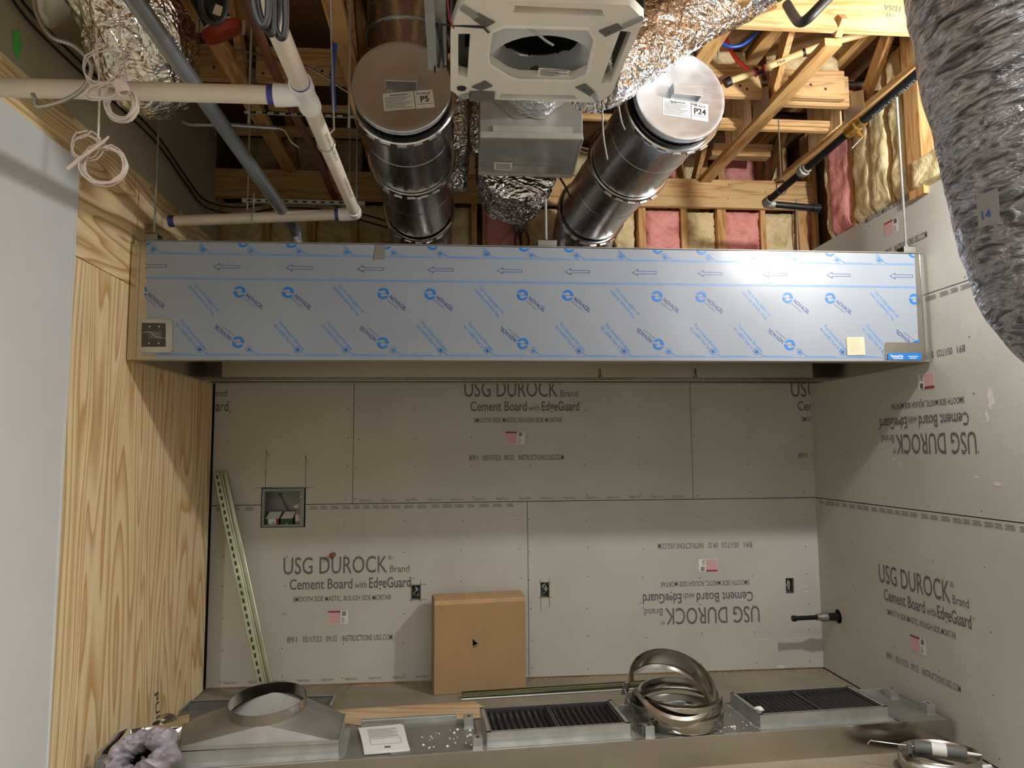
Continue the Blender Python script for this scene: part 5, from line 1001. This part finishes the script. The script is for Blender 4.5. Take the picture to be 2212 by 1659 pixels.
# plywood offcut, strut on the floor
f1, f2, f3, f4 = at(1026, 1515, z=.018), at(1043, 1530, z=.018), at(1030, 1572, z=.018), at(730, 1533, z=.018)
pb = shape2d([[(f4.x, f4.y), (f1.x, f1.y), (f2.x+.02, f2.y), (1.86, -.98), (1.16, -1.02), (1.16, -.80), (f4.x, -.72)]], .018); o = place_mesh(pb, Matrix.Translation((0, 0, .009)), 'plywood_offcut', M['pboard'], None)
bpy.context.view_layer.update(); tag(o, 'pale plywood offcut lying flat on the floor before the cardboard box', 'board')
def strut(p, q, side, up_, label, slots=True, wd=.041, nm='strut_channel', m='green', parts=None):
    p, q, side, up_ = Vector(p), Vector(q), Vector(side).normalized(), Vector(up_).normalized(); d_ = (q-p).normalized(); t = parts or thing(nm, label, 'strut', min(p, q, key=lambda v: v.z))
    b = MB(); mid = (p+q)/2; hd = (q-p)/2
    b.obox(mid-up_*wd/2, hd, side*wd/2, up_*.0012)
    for s in (-1, 1): b.obox(mid+side*s*wd/2, hd, side*.0012, up_*wd/2); b.obox(mid+side*s*(wd/2-.006)+up_*wd/2, hd, side*.005, up_*.0012); 
    b.build('channel', M[m], t, bev=.0008)
    if slots:
        L = (q-p).length; x = .03; h = MB()
        while x < L-.03: h.obox(p+d_*x-up_*(wd/2+.0016), d_*.014, side*.006, up_*.0006); x += .05
        tag(h.build('slot_holes', M['blk'], t), kind='stuff')
    return t
a, b = Vector((.040, -.030, 1.44)), Vector((.475, -.34, .03)); nrm = Vector((.2, -1, .0)); dd = (b-a).normalized(); nrm = (nrm-dd*nrm.dot(dd)).normalized(); sd = dd.cross(nrm)
lt = strut(a, b, sd, -nrm, 'pair of slotted zinc strut channels leaning in the left corner against the cement board')
sg = 1 if sd.x > 0 else -1
strut(a+sd*sg*.045, b+sd*sg*.045, sd, nrm, '', False, parts=lt)
a, b = at(998, 1502, z=.022), at(1530, 1468, z=.022)
ls_ = strut(a, b, (b-a).cross(Z3), (0, -.3, 1), 'long slotted zinc strut channel lying on the floor behind the clamp rings'); 
a2, b2 = at(996, 1511, z=.006), at(1530, 1478, z=.006); o = MB().tube([a2, b2], .006, 8).build('floor_rod', M['galv'], None, smooth=True); tag(o, 'thin bright steel rod on the floor along the strut channel', 'rod')
# cardboard box
bx0, bx1 = Vector((1.529, -.278, 0)), Vector((2.140, -.212, 0)); ux = (bx1-bx0).normalized(); uy = Vector((-ux.y, ux.x, 0)); w_ = (bx1-bx0).length; dp = .19; hh = .605
cb = thing('cardboard_box', 'flat square brown cardboard box standing against the cement board wall', 'box', bx0+ux*w_/2)
m_ = MB(); m_.obox(bx0+ux*w_/2+uy*dp/2+Z3*hh/2, ux*w_/2, uy*dp/2, Z3*hh/2); m_.build('box_body', M['card'], cb, bev=.006)
m_ = MB(); m_.obox(bx0+ux*w_/2+uy*(dp/2)+Z3*(hh+.003), ux*(w_/2-.004), uy*(dp/2-.002), Z3*.002); m_.build('top_flap', M['cardl'], cb, bev=.001)
m_ = MB(); m_.obox(bx0+ux*(w_/2)-uy*.0+Z3*(hh-.018), ux*(w_/2-.002), uy*.002, Z3*.016); m_.build('folded_edge', M['cardl'], cb, bev=.001)
BFm = frame(bx0-uy*.0018, ux, Z3)
hc_ = (.255, .30); place_mesh(shape2d([[(hc_[0], hc_[1]+.045), (hc_[0]+.035, hc_[1]+.012), (hc_[0]+.002, hc_[1])]], .001), BFm, 'torn_hole', M['dark'], cb)
m_ = MB(); m_.add([BFm @ Vector(v) for v in ((hc_[0]-.004, hc_[1]-.006, .001), (hc_[0]+.045, hc_[1]+.008, .001), (hc_[0]+.03, hc_[1]+.002, .012), (hc_[0]+.002, hc_[1], .010))], [(0, 1, 2, 3)]); m_.build('torn_flap', M['cardl'], cb)
place_mesh(shape2d([[(.045, hh-.045), (.052, hh-.055), (.046, hh-.053)]], .001), BFm, 'small_tear', M['dark'], cb)
# recessed cabinet with its contents
kb = thing('recessed_cabinet', 'small grey steel cabinet recessed in the cement board at the left', 'cabinet', Vector((.48, .06, 1.07)))
x0, x1, z0, z1 = .345, .620, 1.073, 1.330
m_ = MB(); m_.box((x0, -.004, z0), (x0+.003, .13, z1)).box((x1-.003, -.004, z0), (x1, .13, z1)).box((x0, -.004, z0), (x1, .13, z0+.003)).box((x0, -.004, z1-.003), (x1, .13, z1)).box((x0, .127, z0), (x1, .13, z1)); m_.build('cabinet_shell', M['alloy'], kb)
place_mesh(shape2d([sq(x0-.004, z0-.002, x1+.006, z1+.003), sq(x0+.014, z0+.014, x1-.024, z1-.018)], .003), FB @ Matrix.Translation((0, 0, .006)), 'cabinet_flange', M['alloy'], kb)
for x, z in ((x0+.004, z0+.05), (x0+.004, z1-.06), (x1-.016, z0+.045), (x1-.016, z1-.055)): MB().lathe((x, -.008, z), (0, -1, 0), [(0, .006), (.003, .004), (.0035, .0005)], 8).build('screw', M['band'], kb)
MB().tube([(x0+.09, .12, z1-.05), (x0+.15, .11, z0+.09)], .005, 8).build('cabinet_lever', M['gun'], kb); MB().lathe((x0+.085, .126, z1-.048), (0, -1, 0), [(0, .014), (.01, .012), (.011, .001)], 14).build('lever_boss', M['gun'], kb)
def carton(x, wd, lb, pic):
    t = thing('small_carton', lb, 'box', Vector((x+wd/2, .05, z0+.003))); MB().box((x, .02, z0+.003), (x+wd, .09, z0+.05)).build('carton_body', M['gbox'], t, bev=.001)
    MB().add([(x, .02, z0+.051), (x+wd, .02, z0+.051), (x+wd+.008, .075, z0+.095), (x+.018, .075, z0+.095)], [(0, 1, 2, 3)]).build('open_flap', M['paper'], t)
    if pic: MB().box((x+.022, .018, z0+.004), (x+wd-.018, .0199, z0+.05)).build('carton_picture', M['paper'], t); MB().box((x+wd-.018, .018, z0+.004), (x+wd, .0199, z0+.05)).build('carton_stripe', M['redl'], t); MB().lathe((x+.055, .0178, z0+.025), (0, -1, 0), [(0, .008), (.0004, .008), (.0004, .005)], 12).build('printed_ring', M['blk'], t)
    else: MB().box((x+.038, .018, z0+.012), (x+.046, .0199, z0+.022)).build('carton_mark', M['paper'], t)
carton(.358, .092, 'green carton with a picture label in the recessed cabinet', True); carton(.462, .082, 'plain green carton with a grey flap in the middle of the recessed cabinet', False)
t = thing('small_bottle', 'small bottle with a white label at the right of the recessed cabinet', 'bottle', Vector((.577, .05, z0+.003)))
MB().lathe((.577, .05, z0+.003), Z3, [(0, .001), (0, .022), (.02, .023), (.09, .022), (.105, .014), (.125, .013), (.126, .001)], 24).build('bottle_body', M['bag'], t, smooth=40); MB().lathe((.577, .05, z0+.03), Z3, [(0, .0236), (.045, .0232)], 24).build('bottle_label', M['paper'], t, smooth=True); MB().lathe((.577, .05, z0+.12), Z3, [(0, .015), (.018, .015), (.019, .001)], 16).build('bottle_cap', M['pvc'], t, smooth=40)
MB().add([(.545, .03, z0+.13), (.575, .04, z0+.155), (.60, .05, z0+.14), (.575, .045, z0+.11)], [(0, 1, 2, 3)]).build('tissue_scrap', M['paper'], t)
# wall boxes with wires
def wallbox(x0, x1, z0, z1, lb, seed):
    t = thing('outlet_box', lb, 'electrical box', Vector(((x0+x1)/2, .04, z0))); e = .001
    MB().box((x0-e, .014, z0-e), (x0+.002, .06, z1+e)).box((x1-.002, .014, z0-e), (x1+e, .06, z1+e)).box((x0, .014, z0-e), (x1, .06, z0+.002)).box((x0, .014, z1-.002), (x1, .06, z1+e)).box((x0-e, .058, z0-e), (x1+e, .06, z1+e)).build('box_shell', M['gun'], t)
    rnd = random.Random(seed)
    for k, mm in enumerate(('paper', 'blk', 'gbox', 'pvc')):
        q = [Vector((rnd.uniform(x0+.01, x1-.01), .05 if i in (0, 4) else rnd.uniform(.008, .03), z0+.012+(z1-z0-.024)*(i/4 if k % 2 else 1-i/4)+rnd.uniform(-.008, .008))) for i in range(5)]; MB().tube(smooth_path(q, 5), .003, 6).build('box_wire', M[mm], t, smooth=True)
wallbox(1.367, 1.426, .559, .655, 'outlet box with loose wires left of the cardboard box', 1); wallbox(2.271, 2.327, .553, .651, 'outlet box with loose wires right of the cardboard box', 2); wallbox(4.06, 4.12, .536, .643, 'outlet box near the right corner above the capped black pipe', 3)
p = at(720, 1199, y=-.02); o = MB().lathe((p.x, .01, p.z), (-.15, -1, 0), [(0, .0165), (.055, .0165), (.06, .012), (.061, .001)], 20).build('copper_stub', M['copper'], None, smooth=40); tag(o, 'short copper pipe stub poking through the wall above the printed letters', 'pipe')
t = thing('wall_pipe', 'black capped pipe sticking out of the right wall near the corner', 'pipe', Vector((WX, -.23, .417)))
c = Vector((WX+.04, -.232, .417)); MB().tube([c, c-Vector((.15, 0, 0))], .027, 20).build('pipe_stub', M['blkg'], t, smooth=40); MB().lathe(c-Vector((.12, 0, 0)), (-1, 0, 0), [(0, .027), (.0, .031), (.03, .031), (.055, .022), (.075, .022), (.075, .016)], 20).build('reducer', M['galvd'], t, smooth=40)
MB().tube([c-Vector((.18, 0, 0)), c-Vector((.36, 0, .004))], .0155, 16).build('thin_pipe', M['blkg'], t, smooth=40); MB().lathe(c-Vector((.345, 0, .004)), (-1, 0, 0), [(0, .0155), (.0, .021), (.025, .02), (.027, .001)], 16).build('pipe_cap', M['blkg'], t, smooth=40)
# caulking gun across a loose steel band
bc_ = Vector((4.03, -1.635, 0)); t = thing('steel_band', 'loose thin steel band ring on the floor at the lower right, under the caulking gun', 'band', bc_)
N = 60; prof = [(0, .0), (.085, .0)]
MB().loft([[bc_+Vector((math.cos(a)*(.185+.01*math.cos(2*a)), math.sin(a)*(.155), h)) for a in [2*math.pi*i/N for i in range(N)]] for h in (.001, .09)], cap=False).build('band_sheet', M['ss'], t, smooth=True)
md = t.children[0].modifiers.new('solid', 'SOLIDIFY'); md.thickness = .002
g = thing('caulking_gun', 'grey caulking gun with a white nozzle resting on the loose steel band', 'caulking gun', at(2030, 1620, z=.12))
a, b = at(1974, 1612, z=.125), at(2088, 1627, z=.125); d = (b-a).normalized()
MB().lathe(a, d, [(0, .001), (0, .027), (.004, .029), ((b-a).length-.004, .029), ((b-a).length, .026), ((b-a).length, .001)], 28).build('cartridge', M['gun'], g, smooth=40)
MB().lathe(a+d*.075, d, [(0, .0296), (.062, .0296)], 28).build('cartridge_label', M['paper'], g, smooth=True)
MB().lathe(b, d, [(0, .008), (.06, .004), (.061, .001)], 12).build('nozzle', M['pvcw'], g, smooth=True)
MB().tube([a, a-d*.19, a-d*.20-Z3*.012, a-d*.203-Z3*.02], .0035, 8).build('plunger_rod', M['band'], g, smooth=True)
MB().obox(a-d*.02-Z3*.01, d*.012, Vector((-d.y, d.x, 0))*.014, Z3*.026).build('grip_frame', M['gun'], g, bev=.004)
MB().bar(a-d*.015-Z3*.028, a+d*.13-Z3*.045+Vector((0, -.06, 0)), .016, .012).build('handle', M['blk'], g, bev=.004); MB().bar(a-d*.02-Z3*.02, a-d*.015-Z3*.06, .012, .012).build('trigger', M['blk'], g, bev=.003)
a, b = at(2100, 1662, z=.03), at(2140, 1655, z=.03); o = MB().tube([a, a.lerp(b, .5), b], [.010, .013, .009], 12).build('white_tool_handle', M['pvcw'], None, smooth=True); tag(o, 'white tool handle just entering at the bottom right edge', 'tool')
# ---- heap at the lower left: curled steel strips, cardboard and a wad of plastic film
def ribbon(pts, wdir, wd, label, m='ss', nm='steel_strip', k=8):
    path = smooth_path(pts, k); wdir = Vector(wdir).normalized()*wd/2; vs = []
    for p in path: vs += [p-wdir, p+wdir]
    mb = MB().add(vs, [(2*i, 2*i+1, 2*i+3, 2*i+2) for i in range(len(path)-1)]); o = mb.build(nm, M[m], None, smooth=True); md = o.modifiers.new('solid', 'SOLIDIFY'); md.thickness = .0015; return tag(o, label, 'scrap')
A_ = lambda u, v, y: at(u, v, y=y)
ribbon([A_(280, 1596, -1.56), A_(312, 1589, -1.50), A_(350, 1584, -1.50), A_(384, 1574, -1.55), A_(392, 1588, -1.60), A_(372, 1598, -1.62)], (.1, -.1, 1), .085, 'shiny curled steel strip beside the lilac film wad', k=8)
ribbon([A_(336, 1570, -1.30), A_(338, 1555, -1.30), A_(352, 1548, -1.30), A_(370, 1552, -1.30), A_(378, 1568, -1.32)], (.2, 1, .2), .06, 'brownish curled steel strip against the plywood wall', k=8)
ribbon([A_(262, 1578, -1.62), A_(246, 1600, -1.62), A_(222, 1625, -1.62), A_(216, 1660, -1.62)], (.9, .3, .2), .05, 'thin bent steel strip leaning on the plywood at the far left', k=8)
ribbon([A_(352, 1558, -1.36), A_(366, 1562, -1.36), A_(374, 1570, -1.36)], (.3, 1, .2), .05, 'small bright curled steel offcut under the brownish strip', 'band', k=8)
cbn = MB().obox(A_(392, 1560, -1.26), Vector((.035, .01, .004)), Vector((-.01, .03, 0)), Vector((0, 0, .022))).build('cardboard_scrap', M['card'], None, bev=.003); tag(cbn, 'scrap of brown cardboard behind the curled steel strips', 'scrap')
def wad(c, R1, r2, seed):
    c = Vector(c); N1, N2 = 64, 28; vs = []
    for i in range(N1):
        a = 2*math.pi*i/N1
        for j in range(N2):
            b = 2*math.pi*j/N2; r = r2*(1+.55*fbm((math.cos(a)*1.7+seed, math.sin(a)*1.7, math.cos(b)*.8), 1, 3)+.22*fbm((math.cos(a)*6+seed, math.sin(a)*6, b*1.6), 1, 3))
            v = Vector(((R1+r*math.cos(b))*math.cos(a), (R1*.62+r*math.cos(b)*.8)*math.sin(a), r*math.sin(b)*1.3)); v = Matrix.Rotation(math.radians(58), 4, 'X') @ v; v.rotate(Matrix.Rotation(math.radians(-22), 3, 'Y')); vs.append(c+v)
    return MB().add(vs, [(i*N2+j, ((i+1) % N1)*N2+j, ((i+1) % N1)*N2+(j+1) % N2, i*N2+(j+1) % N2) for i in range(N1) for j in range(N2)])
o = wad(A_(308, 1636, -1.68), .115, .050, 5).build('film_wad', M['bag'], None, smooth=True); tag(o, 'crumpled lilac grey plastic film wad at the lower left with a dark hollow', 'plastic film')
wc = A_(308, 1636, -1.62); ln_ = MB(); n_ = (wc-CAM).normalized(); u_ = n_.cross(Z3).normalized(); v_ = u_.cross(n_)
ln_.loft([[wc+n_*(.01+.07*math.sin(k*math.pi/10))+(u_*math.cos(a)*.105+v_*math.sin(a)*.075)*math.cos(k*math.pi/10.5) for a in [2*math.pi*i/24 for i in range(24)]] for k in range(6)], cap=False); ln_.build('hollow_shade', M['dark'], o, smooth=True)  # black bowl added for the shade inside the wad's hollow
e = MB(); q = A_(230, 1648, -1.68); e.box((q.x-.04, q.y-.02, q.z-.10), (q.x+.03, q.y+.05, q.z+.02)); o = e.build('grey_block', M['alloy'], None, bev=.004); tag(o, 'small grey channel end at the bottom left edge beside the film wad', 'bracket')
# sawdust and gravel along the foot of the walls
sdm = MB(); rnd = random.Random(12)
for i in range(520):
    if i < 380: x = rnd.uniform(.6, WX-.05); p = Vector((x, -rnd.random()**3*.07-.004, 0))
    else: p = Vector((WX-.01-rnd.random()**2*.05, -rnd.uniform(.02, 1.9), 0))
    k = rnd.uniform(.0015, .005); sdm.obox(p+Z3*k*.5, Vector((k, rnd.uniform(-k, k), 0)), Vector((0, k*.7, 0)), Z3*k*.5)
tag(sdm.build('sawdust', M['cardl']), 'sawdust and grit along the foot of the walls', 'debris', kind='stuff')

# ---- last small things: duct tag, film scraps, scuffs on the boards
P_ = at(2145, 452, y=-3.372); n_ = Vector((P_.x-3.385, P_.y+3.3, 0)).normalized(); X_ = Z3.cross(n_); ins = [o for o in bpy.data.objects if o.name.startswith('insulated_duct')][0]
tgm = place_mesh(shape2d([sq(-.03, -.045, .03, .045)], .001), frame(P_+n_*.018, X_, Z3), 'duct_tag', M['tape'], ins)
place_mesh(text_mesh('14', None, .022, .02), frame(P_+n_*.0195-X_*.018-Z3*.025, X_, Z3), 'tag_number', M['navy'], tgm)
for (u0, u1, v, lb) in ((520, 566, 521, 'white scrap of film lying on the top edge of the hood near its left end'), (1740, 1776, 541, 'white scrap of film lying on the top edge of the hood near its right end')):
    a, b = at(u0, v, y=YF+.06), at(u1, v, y=YF+.10); m_ = MB(); N_ = 10
    vs = []
    for i in range(N_+1):
        t_ = i/N_; q_ = Vector((a.x+(b.x-a.x)*t_, YF+.07+.02*math.sin(t_*5), ZT+.008+.006*math.sin(t_*7)**2)); vs += [q_, q_+Vector((.004, .05, .012+.012*math.sin(t_*4)))]
    m_.add(vs, [(2*i, 2*i+1, 2*i+3, 2*i+2) for i in range(N_)]); o = m_.build('film_scrap', M['paper'], None, smooth=True); tag(o, lb, 'scrap')
def scuff(base, c, rx, ry, parent, seed):
    lp_ = [(c[0]+rx*math.cos(a)*(1+.7*fbm((math.cos(a)*2+seed, math.sin(a)*2, 0), 1, 3)), c[1]+ry*math.sin(a)*(1+.7*fbm((math.cos(a)*2+seed, math.sin(a)*2, 3), 1, 3))) for a in [i*math.pi/14 for i in range(28)]]
    place_mesh(shape2d([lp_]), base @ Matrix.Translation((0, 0, .0006)), 'scuff_mark', M['scuff'], parent)
for u, v, rx, ry, sd in ((2140, 860, .022, .05, 1), (2132, 900, .012, .03, 2), (1932, 992, .03, .006, 3), (1945, 1002, .008, .02, 4), (2155, 1045, .03, .012, 5), (2110, 1030, .02, .006, 6)):
    p = at(u, v, x=WX); scuff(FR, (-p.y, p.z), rx, ry, BR2, sd)
for u, v, rx, ry, sd in ((1650, 1381, .09, .002, 7), (1730, 1370, .08, .002, 8), (1738, 1266, .03, .004, 9), (1741, 1278, .025, .003, 10), (1686, 1440, .03, .012, 11)):
    p = at(u, v, y=0); scuff(FB, (p.x, p.z), rx, ry, BB2, sd)
